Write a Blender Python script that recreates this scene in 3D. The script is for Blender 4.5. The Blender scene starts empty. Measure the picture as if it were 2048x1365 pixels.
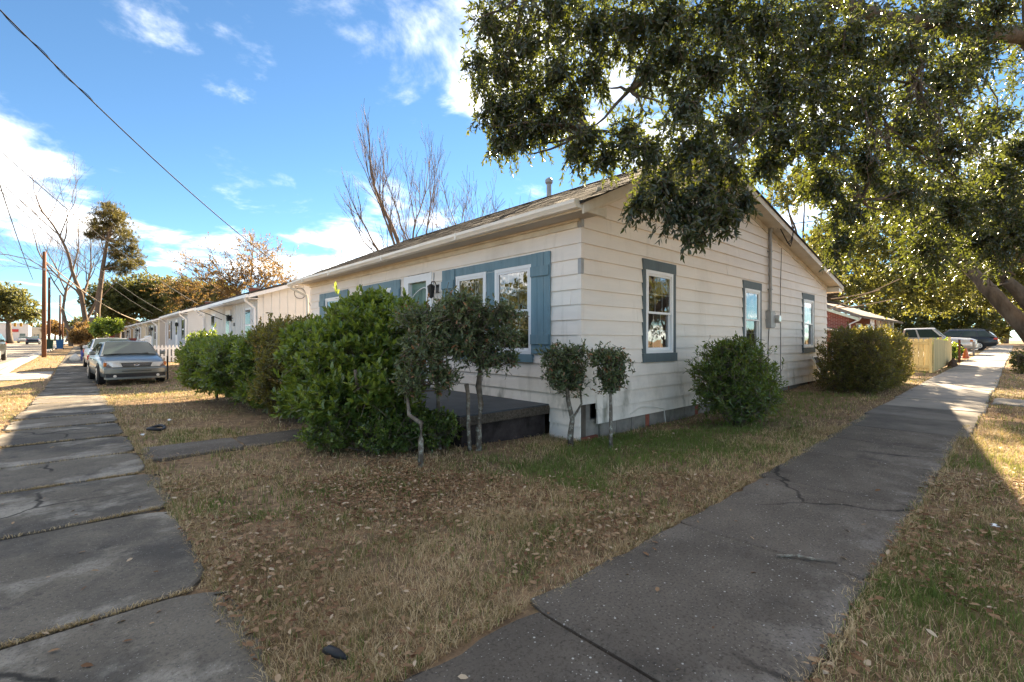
import bpy, math, random
import numpy as np
from mathutils import Vector, Matrix

scene = bpy.context.scene
COL = scene.collection
rng = np.random.default_rng(7)
random.seed(7)
R = math.radians

# ------------------------------------------------------------------ camera
# world axes: X runs along the gable wall and the side walk, Y along the front of the houses
EYE = Vector((0.0, 0.0, 1.30))
FOC = 934.0 / 2048.0
cam_data = bpy.data.cameras.new('camera')
cam_data.sensor_width = 36.0
cam_data.lens = 36.0 * FOC
cam_data.shift_y = -2.5 / 2048.0
cam_data.clip_start = 0.05
cam_data.clip_end = 3000.0
cam = bpy.data.objects.new('camera', cam_data)
COL.objects.link(cam)
cam.location = EYE
cam.rotation_euler = (R(90), 0, math.atan2(-0.677, 0.736))
scene.camera = cam

# ------------------------------------------------------------------ sky and sun
SUN_EL, SUN_AZ = R(27.0), math.atan2(0.881, 0.474)      # azimuth measured from +Y towards +X
sun_vec = Vector((math.sin(SUN_AZ) * math.cos(SUN_EL), math.cos(SUN_AZ) * math.cos(SUN_EL), math.sin(SUN_EL)))
world = bpy.data.worlds.new('World')
scene.world = world
world.use_nodes = True
wn, wl = world.node_tree.nodes, world.node_tree.links
wn.clear()


def wnode(t, **kw):
    n = wn.new(t)
    for k, v in kw.items():
        setattr(n, k, v)
    return n


def wmath(op, a, b=None, clamp=False):
    n = wnode('ShaderNodeMath', operation=op, use_clamp=clamp)
    for i, v in enumerate((a, b)):
        if v is None:
            continue
        if isinstance(v, (int, float)):
            n.inputs[i].default_value = v
        else:
            wl.new(v, n.inputs[i])
    return n.outputs[0]


CLOUD_OFF = (5.80, 13.72, 0.0)
CLOUD_LO = 0.478
SKY_TINT = (0.186, 0.244, 0.261, 1)
CLOUD_COL = (7.0, 6.4, 5.6, 1)
sky = wnode('ShaderNodeTexSky', sky_type='NISHITA', sun_disc=False)
sky.sun_elevation = SUN_EL
sky.sun_rotation = SUN_AZ
sky.air_density = 0.75
sky.dust_density = 0.0
sky.ozone_density = 1.6
geo = wnode('ShaderNodeTexCoord')
sep = wnode('ShaderNodeSeparateXYZ')
wl.new(geo.outputs['Generated'], sep.inputs[0])
zz = wmath('ADD', wmath('MAXIMUM', sep.outputs[2], 0.0), 0.16)
comb = wnode('ShaderNodeCombineXYZ')
wl.new(wmath('DIVIDE', sep.outputs[0], zz), comb.inputs[0])
wl.new(wmath('DIVIDE', sep.outputs[1], zz), comb.inputs[1])
off = wnode('ShaderNodeMapping')
off.inputs['Location'].default_value = CLOUD_OFF
wl.new(comb.outputs[0], off.inputs['Vector'])


def wnoise(scale, detail, rough, dist):
    n = wnode('ShaderNodeTexNoise')
    n.inputs['Scale'].default_value = scale
    n.inputs['Detail'].default_value = detail
    n.inputs['Roughness'].default_value = rough
    n.inputs['Distortion'].default_value = dist
    wl.new(off.outputs[0], n.inputs['Vector'])
    return n.outputs['Fac']


# fair-weather cloud: broad banks broken up by finer billows
cover = wmath('ADD', wmath('MULTIPLY', wnoise(0.75, 2.0, 0.5, 0.2), 0.5), wmath('MULTIPLY', wnoise(2.2, 10.0, 0.60, 0.25), 0.5))
cm = wnode('ShaderNodeMapRange', interpolation_type='SMOOTHSTEP')
cm.inputs['From Min'].default_value = CLOUD_LO
cm.inputs['From Max'].default_value = CLOUD_LO + 0.23
cm.inputs['To Max'].default_value = 0.93
wl.new(cover, cm.inputs['Value'])
mix = wnode('ShaderNodeMix', data_type='RGBA')
wl.new(cm.outputs[0], mix.inputs['Factor'])
tint = wnode('ShaderNodeMix', data_type='RGBA', blend_type='MULTIPLY')
tint.inputs['Factor'].default_value = 1.0
wl.new(sky.outputs[0], tint.inputs['A'])
tint.inputs['B'].default_value = SKY_TINT
wl.new(tint.outputs['Result'], mix.inputs['A'])
mix.inputs['B'].default_value = CLOUD_COL
bg = wnode('ShaderNodeBackground')
bg.inputs['Strength'].default_value = 0.12
wl.new(mix.outputs['Result'], bg.inputs['Color'])
wo = wnode('ShaderNodeOutputWorld')
wl.new(bg.outputs[0], wo.inputs['Surface'])

sun_data = bpy.data.lights.new('sun', 'SUN')
sun_data.energy = 5.0
sun_data.angle = R(0.55)
sun_data.color = (1.0, 0.80, 0.55)
sun = bpy.data.objects.new('sun', sun_data)
COL.objects.link(sun)
sun.rotation_euler = (-sun_vec).to_track_quat('-Z', 'Y').to_euler()
sun.location = (20, 10, 20)

vs = scene.view_settings
vs.view_transform = 'Standard'
vs.look = 'None'
vs.gamma = 1.0
vs.use_curve_mapping = False
vs.exposure = 2.92
scene.render.engine = 'CYCLES'
scene.cycles.max_bounces = 7
scene.cycles.diffuse_bounces = 4
scene.cycles.transparent_max_bounces = 8
scene.cycles.transmission_bounces = 4
scene.cycles.glossy_bounces = 3
scene.cycles.caustics_reflective = False
scene.cycles.caustics_refractive = False


# ------------------------------------------------------------------ helpers
def sp(v):
    return np.logaddexp(0.0, np.asarray(v, float) / 2.0) * 2.0


def gz(x, y):
    """height of the terrain: level at the corner, rising gently along both streets"""
    x, y = np.asarray(x, float), np.asarray(y, float)
    dip = 0.09 * np.exp(-((y - 4.3) / 1.0) ** 2) / (1 + np.exp(-(x - 4.2) / .35)) / (1 + np.exp((x - 12.5) / .9))
    return 0.0105 * sp(np.minimum(x, 90.0) - 9.0) + 0.005 * sp(np.minimum(y, 200.0) - 13.0) - dip - 0.19 * np.exp(-((y - 22) / 9.0) ** 2) / (1 + np.exp((x - 9) / 1.5))


def gzf(x, y):
    return float(gz(x, y))


def at(px, py, w):
    """point seen at photo position (px, py) at depth w metres"""
    r = (px - 1024.0) / 934.0 * w
    return Vector((0.736 * r + 0.677 * w, -0.677 * r + 0.736 * w, 1.30 + (680.0 - py) * w / 934.0))


ORG = {}


class MB:
    def __init__(self):
        self.v, self.f = [], []

    def add(self, vs_, fs_):
        n = len(self.v)
        self.v += [tuple(p) for p in vs_]
        self.f += [tuple(i + n for i in f) for f in fs_]
        return self

    def box(self, x0, x1, y0, y1, z0, z1):
        return self.add([(x0, y0, z0), (x1, y0, z0), (x1, y1, z0), (x0, y1, z0), (x0, y0, z1), (x1, y0, z1), (x1, y1, z1), (x0, y1, z1)],
                        [(0, 3, 2, 1), (4, 5, 6, 7), (0, 1, 5, 4), (1, 2, 6, 5), (2, 3, 7, 6), (3, 0, 4, 7)])

    def prism(self, poly, axis, a, b):
        """poly: 2-D outline; axis 0/1/2 is the direction it is swept along, from a to b"""
        n = len(poly)

        def pt(p, t):
            if axis == 0:
                return (t, p[0], p[1])
            if axis == 1:
                return (p[0], t, p[1])
            return (p[0], p[1], t)
        vs_ = [pt(p, a) for p in poly] + [pt(p, b) for p in poly]
        fs_ = [tuple(range(n - 1, -1, -1)), tuple(range(n, 2 * n))] + [(i, (i + 1) % n, n + (i + 1) % n, n + i) for i in range(n)]
        return self.add(vs_, fs_)

    def tube(self, pts, rad, n=6, cap=True):
        pts = [Vector(p) for p in pts]
        if not hasattr(rad, '__len__'):
            rad = [rad] * len(pts)
        vs_, fs_ = [], []
        up = Vector((0.13, 0.21, 1.0))
        for i, p in enumerate(pts):
            d = (pts[min(i + 1, len(pts) - 1)] - pts[max(i - 1, 0)]).normalized()
            u = d.cross(up)
            if u.length < 0.05:
                u = d.cross(Vector((1, 0.2, 0)))
            u.normalize()
            w = d.cross(u)
            for k in range(n):
                a = 2 * math.pi * k / n
                vs_.append(p + (u * math.cos(a) + w * math.sin(a)) * rad[i])
        for i in range(len(pts) - 1):
            for k in range(n):
                fs_.append((i * n + k, i * n + (k + 1) % n, (i + 1) * n + (k + 1) % n, (i + 1) * n + k))
        if cap:
            fs_.append(tuple(range(n - 1, -1, -1)))
            fs_.append(tuple((len(pts) - 1) * n + k for k in range(n)))
        return self.add(vs_, fs_)

    def build(self, name, mat, parent=None, smooth=False, bevel=0.0):
        me = bpy.data.meshes.new(name)
        o3 = ORG.get(parent.name, (0, 0, 0)) if parent else (0, 0, 0)
        me.from_pydata([(a - o3[0], b - o3[1], c - o3[2]) for a, b, c in self.v], [], self.f)
        me.materials.append(mat)
        if smooth:
            me.polygons.foreach_set('use_smooth', [True] * len(me.polygons))
        me.update()
        o = bpy.data.objects.new(name, me)
        COL.objects.link(o)
        if parent:
            o.parent = parent
        ORG[o.name] = o3
        if bevel:
            m = o.modifiers.new('bevel', 'BEVEL')
            m.width = bevel
            m.segments = 2
            m.limit_method = 'ANGLE'
        return o


def tag(o, label=None, cat=None, group=None, kind=None):
    for k, v in (('label', label), ('category', cat), ('group', group), ('kind', kind)):
        if v:
            o[k] = v
    return o


def thing(name, label, cat, loc=(0, 0, 0), group=None, rz=0.0, local=False):
    o = bpy.data.objects.new(name, None)
    o.empty_display_size = 0.2
    COL.objects.link(o)
    o.location = loc
    o.rotation_euler = (0, 0, rz)
    ORG[o.name] = (0, 0, 0) if local else tuple(loc)
    return tag(o, label, cat, group)


def put(name, mesh, parent, mtx, local=True):
    """an object that shares mesh data, placed by a matrix in the parent's frame"""
    o = bpy.data.objects.new(name, mesh)
    COL.objects.link(o)
    o.parent = parent
    o.matrix_basis = mtx
    return o


# ------------------------------------------------------------------ materials
def mat(name, col, rough=0.7, spec=0.3, metal=0.0, var=0.12, scale=6.0, bump=0.0, bscale=40.0, coat=0.0, stretch=None, var2=None):
    m = bpy.data.materials.new(name)
    m.use_nodes = True
    N, L = m.node_tree.nodes, m.node_tree.links
    b = N['Principled BSDF']
    b.inputs['Roughness'].default_value = rough
    b.inputs['Specular IOR Level'].default_value = spec
    b.inputs['Metallic'].default_value = metal
    b.inputs['Coat Weight'].default_value = coat
    b.inputs['Coat Roughness'].default_value = 0.06
    tc = N.new('ShaderNodeTexCoord')
    vec = tc.outputs['Object']
    if stretch:
        mp = N.new('ShaderNodeMapping')
        mp.inputs['Scale'].default_value = stretch
        L.new(vec, mp.inputs['Vector'])
        vec = mp.outputs[0]
    nz = N.new('ShaderNodeTexNoise')
    nz.inputs['Scale'].default_value = scale
    nz.inputs['Detail'].default_value = 6.0
    nz.inputs['Roughness'].default_value = 0.62
    L.new(vec, nz.inputs['Vector'])
    cr = N.new('ShaderNodeValToRGB')
    c2 = var2 or tuple(c * (1 + var) for c in col)
    c1 = tuple(c * (1 - var) for c in col)
    cr.color_ramp.elements[0].position = 0.3
    cr.color_ramp.elements[0].color = (*c1, 1)
    cr.color_ramp.elements[1].position = 0.72
    cr.color_ramp.elements[1].color = (*c2, 1)
    L.new(nz.outputs['Fac'], cr.inputs[0])
    # each object of a material differs a little in tone
    oi = N.new('ShaderNodeObjectInfo')
    hv = N.new('ShaderNodeHueSaturation')
    mr = N.new('ShaderNodeMapRange')
    mr.inputs['To Min'].default_value = 1 - var * 0.5
    mr.inputs['To Max'].default_value = 1 + var * 0.5
    L.new(oi.outputs['Random'], mr.inputs['Value'])
    L.new(mr.outputs[0], hv.inputs['Value'])
    L.new(cr.outputs[0], hv.inputs['Color'])
    L.new(hv.outputs[0], b.inputs['Base Color'])
    m['_out'] = 1
    if bump:
        nb = N.new('ShaderNodeTexNoise')
        nb.inputs['Scale'].default_value = bscale
        nb.inputs['Detail'].default_value = 5.0
        L.new(vec, nb.inputs['Vector'])
        bp = N.new('ShaderNodeBump')
        bp.inputs['Strength'].default_value = bump
        bp.inputs['Distance'].default_value = 0.02
        L.new(nb.outputs['Fac'], bp.inputs['Height'])
        L.new(bp.outputs[0], b.inputs['Normal'])
    return m


def base_link(m):
    """the socket that feeds Base Color, and the tree"""
    N, L = m.node_tree.nodes, m.node_tree.links
    b = N['Principled BSDF']
    return N, L, b, b.inputs['Base Color'].links[0].from_socket


def overlay(m, col, lo, hi, scale, amount=1.0, zfall=None, stretch=None, vor=False, tex='Object'):
    """stains, wear or specks with a shape of their own over a material's base colour"""
    N, L, b, src = base_link(m)
    tc = N.new('ShaderNodeTexCoord')
    vec = tc.outputs[tex]
    if tex == 'World':
        pass
    if stretch:
        mp = N.new('ShaderNodeMapping')
        mp.inputs['Scale'].default_value = stretch
        L.new(vec, mp.inputs['Vector'])
        vec = mp.outputs[0]
    if vor:
        t = N.new('ShaderNodeTexVoronoi')
        t.inputs['Scale'].default_value = scale
        val = t.outputs['Distance']
        chip = t.outputs['Color']
    else:
        t = N.new('ShaderNodeTexNoise')
        t.inputs['Scale'].default_value = scale
        t.inputs['Detail'].default_value = 7.0
        t.inputs['Roughness'].default_value = 0.65
        val = t.outputs['Fac']
    L.new(vec, t.inputs['Vector'])
    mr = N.new('ShaderNodeMapRange')
    mr.inputs['From Min'].default_value = lo
    mr.inputs['From Max'].default_value = hi
    mr.inputs['To Max'].default_value = amount
    L.new(val, mr.inputs['Value'])
    fac = mr.outputs[0]
    if vor:
        gt = N.new('ShaderNodeMath')
        gt.operation = 'GREATER_THAN'
        gt.inputs[1].default_value = 0.62
        L.new(chip, gt.inputs[0])
        ml = N.new('ShaderNodeMath')
        ml.operation = 'MULTIPLY'
        L.new(fac, ml.inputs[0])
        L.new(gt.outputs[0], ml.inputs[1])
        fac = ml.outputs[0]
    if zfall:
        g = N.new('ShaderNodeNewGeometry')
        s = N.new('ShaderNodeSeparateXYZ')
        L.new(g.outputs['Position'], s.inputs[0])
        zr = N.new('ShaderNodeMapRange')
        zr.inputs['From Min'].default_value = zfall[1]
        zr.inputs['From Max'].default_value = zfall[0]
        L.new(s.outputs[zfall[2] if len(zfall) > 2 else 2], zr.inputs['Value'])
        mm = N.new('ShaderNodeMath')
        mm.operation = 'MULTIPLY'
        L.new(fac, mm.inputs[0])
        L.new(zr.outputs[0], mm.inputs[1])
        fac = mm.outputs[0]
    mx = N.new('ShaderNodeMix')
    mx.data_type = 'RGBA'
    L.new(fac, mx.inputs['Factor'])
    L.new(src, mx.inputs['A'])
    mx.inputs['B'].default_value = (*col, 1)
    L.new(mx.outputs['Result'], b.inputs['Base Color'])
    return m


def cracks(m, scale=0.45, wid=0.007, amount=0.85, col=(0.02, 0.018, 0.016)):
    """thin wandering cracks"""
    N, L, b, src = base_link(m)
    tc = N.new('ShaderNodeTexCoord')
    nz = N.new('ShaderNodeTexNoise')
    nz.inputs['Scale'].default_value = 2.2
    nz.inputs['Detail'].default_value = 6.0
    L.new(tc.outputs['Object'], nz.inputs['Vector'])
    mx = N.new('ShaderNodeMix')
    mx.data_type = 'RGBA'
    mx.inputs['Factor'].default_value = 0.28
    L.new(tc.outputs['Object'], mx.inputs['A'])
    L.new(nz.outputs['Color'], mx.inputs['B'])
    v = N.new('ShaderNodeTexVoronoi')
    v.feature = 'DISTANCE_TO_EDGE'
    v.inputs['Scale'].default_value = scale
    L.new(mx.outputs['Result'], v.inputs['Vector'])
    mr = N.new('ShaderNodeMapRange')
    mr.inputs['From Min'].default_value = wid
    mr.inputs['From Max'].default_value = wid * .3
    mr.inputs['To Max'].default_value = amount
    L.new(v.outputs['Distance'], mr.inputs['Value'])
    n2 = N.new('ShaderNodeTexNoise')
    n2.inputs['Scale'].default_value = 0.7
    L.new(tc.outputs['Object'], n2.inputs['Vector'])
    m2 = N.new('ShaderNodeMapRange')
    m2.inputs['From Min'].default_value = .47
    m2.inputs['From Max'].default_value = .55
    L.new(n2.outputs['Fac'], m2.inputs['Value'])
    ml = N.new('ShaderNodeMath')
    ml.operation = 'MULTIPLY'
    L.new(mr.outputs[0], ml.inputs[0])
    L.new(m2.outputs[0], ml.inputs[1])
    mc = N.new('ShaderNodeMix')
    mc.data_type = 'RGBA'
    L.new(ml.outputs[0], mc.inputs['Factor'])
    L.new(src, mc.inputs['A'])
    mc.inputs['B'].default_value = (*col, 1)
    L.new(mc.outputs['Result'], b.inputs['Base Color'])


def leaf_mat(name, cols, trans=(0.30, 0.34, 0.03), tw=0.35, rough=0.42, spec=0.4):
    m = bpy.data.materials.new(name)
    m.use_nodes = True
    N, L = m.node_tree.nodes, m.node_tree.links
    b = N['Principled BSDF']
    b.inputs['Roughness'].default_value = rough
    b.inputs['Specular IOR Level'].default_value = spec
    a = N.new('ShaderNodeAttribute')
    a.attribute_name = 'rnd'
    cr = N.new('ShaderNodeValToRGB')
    el = cr.color_ramp.elements
    while len(el) < len(cols):
        el.new(0.5)
    for i, (p, c) in enumerate(cols):
        el[i].position = p
        el[i].color = (*c, 1)
    L.new(a.outputs['Fac'], cr.inputs[0])
    L.new(cr.outputs[0], b.inputs['Base Color'])
    if tw > 0:
        t = N.new('ShaderNodeBsdfTranslucent')
        mxc = N.new('ShaderNodeMix')
        mxc.data_type = 'RGBA'
        mxc.inputs['Factor'].default_value = 0.6
        L.new(cr.outputs[0], mxc.inputs['A'])
        mxc.inputs['B'].default_value = (*trans, 1)
        L.new(mxc.outputs['Result'], t.inputs['Color'])
        ms = N.new('ShaderNodeMixShader')
        ms.inputs['Fac'].default_value = tw
        L.new(b.outputs[0], ms.inputs[1])
        L.new(t.outputs[0], ms.inputs[2])
        L.new(ms.outputs[0], N['Material Output'].inputs['Surface'])
    return m


def glass_mat(name, refl=0.12, tint=(0.75, 0.8, 0.8)):
    m = bpy.data.materials.new(name)
    m.use_nodes = True
    N, L = m.node_tree.nodes, m.node_tree.links
    N.remove(N['Principled BSDF'])
    fr = N.new('ShaderNodeFresnel')
    fr.inputs['IOR'].default_value = 1.52
    ad = N.new('ShaderNodeMath')
    ad.operation = 'ADD'
    ad.use_clamp = True
    ad.inputs[1].default_value = refl
    L.new(fr.outputs[0], ad.inputs[0])
    tr = N.new('ShaderNodeBsdfTransparent')
    tr.inputs['Color'].default_value = (*tint, 1)
    gl = N.new('ShaderNodeBsdfGlossy')
    gl.inputs['Roughness'].default_value = 0.015
    nz = N.new('ShaderNodeTexNoise')
    nz.inputs['Scale'].default_value = 3.0
    bp = N.new('ShaderNodeBump')
    bp.inputs['Strength'].default_value = 0.12
    bp.inputs['Distance'].default_value = 0.03
    tc = N.new('ShaderNodeTexCoord')
    L.new(tc.outputs['Object'], nz.inputs['Vector'])
    L.new(nz.outputs['Fac'], bp.inputs['Height'])
    L.new(bp.outputs[0], gl.inputs['Normal'])
    mx = N.new('ShaderNodeMixShader')
    L.new(ad.outputs[0], mx.inputs[0])
    L.new(tr.outputs[0], mx.inputs[1])
    L.new(gl.outputs[0], mx.inputs[2])
    L.new(mx.outputs[0], N['Material Output'].inputs['Surface'])
    return m


M = {}
M['siding'] = mat('siding_paint', (0.83, 0.76, 0.68), 0.55, 0.35, var=0.05, scale=1.2, bump=0.12, bscale=60, stretch=(1, 1, 6))
overlay(M['siding'], (0.36, 0.33, 0.27), 0.50, 0.72, 1.6, 0.55, zfall=(0.45, 1.15), stretch=(1, 1, 0.6))
overlay(M['siding'], (0.13, 0.13, 0.09), 0.54, 0.70, 3.0, 0.75, zfall=(0.35, 0.80), stretch=(1, 1, 0.35))
overlay(M['siding'], (0.52, 0.46, 0.38), 0.54, 0.80, 0.9, 0.45, stretch=(1, 1, 0.3))
overlay(M['siding'], (0.45, 0.41, 0.34), 0.58, 0.72, 5.0, 0.35, stretch=(1, 1, 0.12))
M['trim'] = mat('aged_trim_paint', (0.66, 0.60, 0.50), 0.6, 0.3, var=0.10, scale=3, bump=0.15)
overlay(M['trim'], (0.40, 0.30, 0.18), 0.48, 0.75, 2.2, 0.55)
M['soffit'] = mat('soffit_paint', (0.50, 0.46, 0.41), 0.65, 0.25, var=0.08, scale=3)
M['gutter'] = mat('gutter_enamel', (0.74, 0.70, 0.62), 0.35, 0.5, var=0.06, scale=4)
overlay(M['gutter'], (0.36, 0.27, 0.14), 0.55, 0.75, 3.0, 0.5, stretch=(1, 0.4, 6))
M['white'] = mat('white_vinyl', (0.80, 0.80, 0.80), 0.4, 0.4, var=0.03)
M['blue'] = mat('blue_grey_paint', (0.145, 0.24, 0.285), 0.55, 0.35, var=0.14, scale=8, bump=0.25, bscale=30, stretch=(1, 1, 0.15))
overlay(M['blue'], (0.24, 0.31, 0.34), 0.54, 0.72, 7.0, 0.55, stretch=(1, 1, 0.2))
overlay(M['blue'], (0.07, 0.10, 0.12), 0.58, 0.72, 3.0, 0.5)
M['slate'] = mat('dark_slate_paint', (0.095, 0.125, 0.135), 0.6, 0.3, var=0.12, scale=8, bump=0.2, stretch=(1, 1, 0.2))
M['green_door'] = mat('green_door_paint', (0.13, 0.22, 0.18), 0.45, 0.4, var=0.06)
M['metal'] = mat('galvanised_metal', (0.30, 0.30, 0.30), 0.45, 0.5, metal=0.3, var=0.15, scale=10)
M['black'] = mat('black_metal', (0.012, 0.012, 0.012), 0.45, 0.4)
M['shingle'] = mat('asphalt_shingle', (0.075, 0.068, 0.060), 0.95, 0.1, var=0.45, scale=30, bump=0.7, bscale=160)
M['roofing'] = mat('dark_roofing', (0.055, 0.05, 0.047), 0.95, 0.1, var=0.3, scale=8, bump=0.4, bscale=60)
M['block'] = mat('painted_block', (0.25, 0.228, 0.20), 0.9, 0.15, var=0.22, scale=5, bump=0.4, bscale=70)
overlay(M['block'], (0.11, 0.12, 0.08), 0.5, 0.72, 3.5, 0.7)
M['brick'] = mat('red_brick_face', (0.28, 0.095, 0.065), 0.9, 0.15, var=0.3, scale=9, bump=0.4, bscale=80)
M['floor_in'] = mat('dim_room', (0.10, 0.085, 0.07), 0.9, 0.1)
M['curtain'] = mat('pale_curtain', (0.55, 0.53, 0.48), 0.9, 0.1, var=0.1, scale=3, stretch=(14, 14, 0.4))
M['blind'] = mat('dark_screen', (0.10, 0.095, 0.09), 0.8, 0.1, var=0.25, scale=4)
M['glass'] = glass_mat('window_glass', 0.22)
M['porch'] = mat('dark_porch_paint', (0.040, 0.048, 0.058), 0.6, 0.35, var=0.35, scale=3, bump=0.15)
M['porch_edge'] = mat('exposed_aggregate_edge', (0.12, 0.10, 0.08), 0.95, 0.1, var=0.5, scale=40, bump=0.8, bscale=120)
M['porch_wall'] = mat('mossy_dark_masonry', (0.055, 0.045, 0.043), 0.95, 0.1, var=0.5, scale=5, bump=0.5, bscale=50)
M['concrete'] = mat('weathered_concrete', (0.150, 0.131, 0.104), 0.92, 0.2, var=0.24, scale=2.2, bump=0.35, bscale=160)
overlay(M['concrete'], (0.066, 0.061, 0.055), 0.47, 0.60, 0.8, 0.8)
overlay(M['concrete'], (0.36, 0.33, 0.275), 0.52, 0.64, 1.3, 0.8)
overlay(M['concrete'], (0.05, 0.046, 0.042), 0.60, 0.66, 4.0, 0.5)
overlay(M['concrete'], (0.42, 0.40, 0.37), 0.22, 0.10, 75.0, 0.75, vor=True)
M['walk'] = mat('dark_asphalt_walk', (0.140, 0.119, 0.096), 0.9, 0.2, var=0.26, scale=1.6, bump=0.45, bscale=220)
overlay(M['walk'], (0.20, 0.175, 0.148), 0.52, 0.68, 0.8, 0.8)
overlay(M['walk'], (0.058, 0.050, 0.043), 0.56, 0.68, 1.4, 0.7)
overlay(M['walk'], (0.33, 0.30, 0.265), 0.52, 0.38, 4.2, 0.55, zfall=(0.52, 0.95, 1))
overlay(M['walk'], (0.52, 0.50, 0.46), 0.22, 0.10, 62.0, 0.8, vor=True)
overlay(M['walk'], (0.62, 0.60, 0.56), 0.16, 0.08, 24.0, 0.85, vor=True)
overlay(M['walk'], (0.028, 0.025, 0.022), 0.50, 0.68, 70.0, 0.7)
overlay(M['walk'], (0.26, 0.24, 0.21), 0.60, 0.74, 150.0, 0.6)
overlay(M['concrete'], (0.05, 0.047, 0.042), 0.50, 0.68, 60.0, 0.6)
overlay(M['concrete'], (0.30, 0.28, 0.25), 0.60, 0.75, 140.0, 0.6)
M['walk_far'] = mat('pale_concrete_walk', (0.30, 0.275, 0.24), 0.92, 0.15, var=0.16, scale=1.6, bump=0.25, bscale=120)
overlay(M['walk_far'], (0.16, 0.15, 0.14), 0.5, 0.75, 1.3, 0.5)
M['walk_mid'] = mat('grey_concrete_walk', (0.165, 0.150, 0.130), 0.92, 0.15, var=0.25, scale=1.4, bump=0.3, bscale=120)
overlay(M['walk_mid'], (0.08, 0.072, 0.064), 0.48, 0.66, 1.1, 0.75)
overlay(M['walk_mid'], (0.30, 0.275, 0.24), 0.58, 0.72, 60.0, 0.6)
cracks(M['concrete'])
cracks(M['walk'], 0.5)
cracks(M['walk_mid'], 0.5)
M['road'] = mat('worn_asphalt', (0.22, 0.20, 0.175), 0.92, 0.2, var=0.15, scale=0.6, bump=0.3, bscale=60)
M['kerb'] = mat('kerb_concrete', (0.33, 0.31, 0.28), 0.9, 0.2, var=0.15, scale=2)
M['bark'] = mat('grey_bark', (0.12, 0.098, 0.078), 0.95, 0.1, var=0.4, scale=9, bump=0.9, bscale=25, stretch=(1, 1, 0.35))
M['bark_lichen'] = mat('lichen_bark', (0.15, 0.125, 0.10), 0.95, 0.1, var=0.3, scale=14, bump=0.8, bscale=50)
overlay(M['bark_lichen'], (0.42, 0.43, 0.36), 0.50, 0.60, 16.0, 0.8, zfall=(0.25, 0.75))
M['bark_bare'] = mat('bare_tree_bark', (0.16, 0.12, 0.09), 0.95, 0.1, var=0.25, scale=3)
M['twig'] = mat('twig_bark', (0.13, 0.105, 0.085), 0.95, 0.1, var=0.3)
M['pine_wood'] = mat('new_pine_board', (0.54, 0.43, 0.20), 0.7, 0.25, var=0.30, scale=3, bump=0.2, stretch=(3, 3, 0.3))
overlay(M['pine_wood'], (0.20, 0.10, 0.04), 0.12, 0.05, 5.0, 0.8, vor=True)
M['pole'] = mat('creosote_pole', (0.13, 0.065, 0.040), 0.9, 0.15, var=0.3, scale=4, stretch=(1, 1, 0.1))
M['wire'] = mat('cable_black', (0.02, 0.02, 0.022), 0.6, 0.2)
M['wire_pale'] = mat('cable_weathered', (0.30, 0.24, 0.17), 0.6, 0.2)
M['tyre'] = mat('tyre_rubber', (0.015, 0.015, 0.016), 0.85, 0.2)
M['rim'] = mat('alloy_rim', (0.45, 0.45, 0.46), 0.35, 0.5, metal=0.7)
M['car_glass'] = mat('car_glass_tint', (0.03, 0.05, 0.047), 0.05, 0.3, var=0.05)
M['lamp_clear'] = mat('clear_lamp', (0.55, 0.55, 0.52), 0.12, 0.8, coat=0.5)
M['lamp_amber'] = mat('amber_lamp', (0.55, 0.16, 0.04), 0.2, 0.6)
M['lamp_red'] = mat('red_lamp', (0.50, 0.02, 0.015), 0.2, 0.6)
M['chrome'] = mat('chrome_trim', (0.62, 0.62, 0.62), 0.18, 0.5, metal=0.9, var=0.03)
M['plastic'] = mat('dark_plastic', (0.02, 0.02, 0.022), 0.5, 0.3)
M['soil'] = mat('thatch_soil', (0.18, 0.125, 0.078), 0.98, 0.08, var=0.4, scale=3.5, bump=0.8, bscale=45)
overlay(M['soil'], (0.33, 0.225, 0.13), 0.45, 0.62, 14.0, 0.8)
overlay(M['soil'], (0.085, 0.11, 0.03), 0.53, 0.68, 0.55, 0.7)
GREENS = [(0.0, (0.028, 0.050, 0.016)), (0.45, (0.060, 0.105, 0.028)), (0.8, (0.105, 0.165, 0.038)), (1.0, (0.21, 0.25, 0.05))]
M['leaf_hedge'] = leaf_mat('hedge_leaf', GREENS, (0.50, 0.62, 0.04), 0.36, 0.30, 0.6)
M['leaf_bronze'] = leaf_mat('bronze_hedge_leaf', [(0.0, (0.040, 0.042, 0.016)), (0.5, (0.080, 0.088, 0.026)), (0.85, (0.13, 0.125, 0.034)), (1.0, (0.24, 0.13, 0.05))], (0.55, 0.48, 0.05), 0.34)
M['leaf_grey'] = leaf_mat('grey_shrub_leaf', [(0.0, (0.042, 0.060, 0.028)), (0.5, (0.088, 0.125, 0.054)), (0.86, (0.16, 0.19, 0.09)), (0.93, (0.20, 0.10, 0.055)), (1.0, (0.32, 0.15, 0.08))], (0.25, 0.28, 0.06), 0.25, 0.38, 0.5)
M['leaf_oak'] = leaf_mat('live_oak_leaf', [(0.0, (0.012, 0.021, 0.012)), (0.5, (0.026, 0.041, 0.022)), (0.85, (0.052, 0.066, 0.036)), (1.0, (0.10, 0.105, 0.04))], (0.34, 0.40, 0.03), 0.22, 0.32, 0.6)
M['leaf_back'] = leaf_mat('back_tree_leaf', [(0.0, (0.016, 0.026, 0.010)), (0.5, (0.040, 0.052, 0.016)), (0.85, (0.085, 0.088, 0.026)), (1.0, (0.15, 0.14, 0.045))], (0.42, 0.42, 0.06), 0.30, 0.42)
M['leaf_far'] = leaf_mat('far_evergreen_leaf', [(0.0, (0.022, 0.032, 0.012)), (0.5, (0.055, 0.070, 0.022)), (1.0, (0.13, 0.125, 0.04))], (0.36, 0.34, 0.07), 0.35, 0.55)
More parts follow.
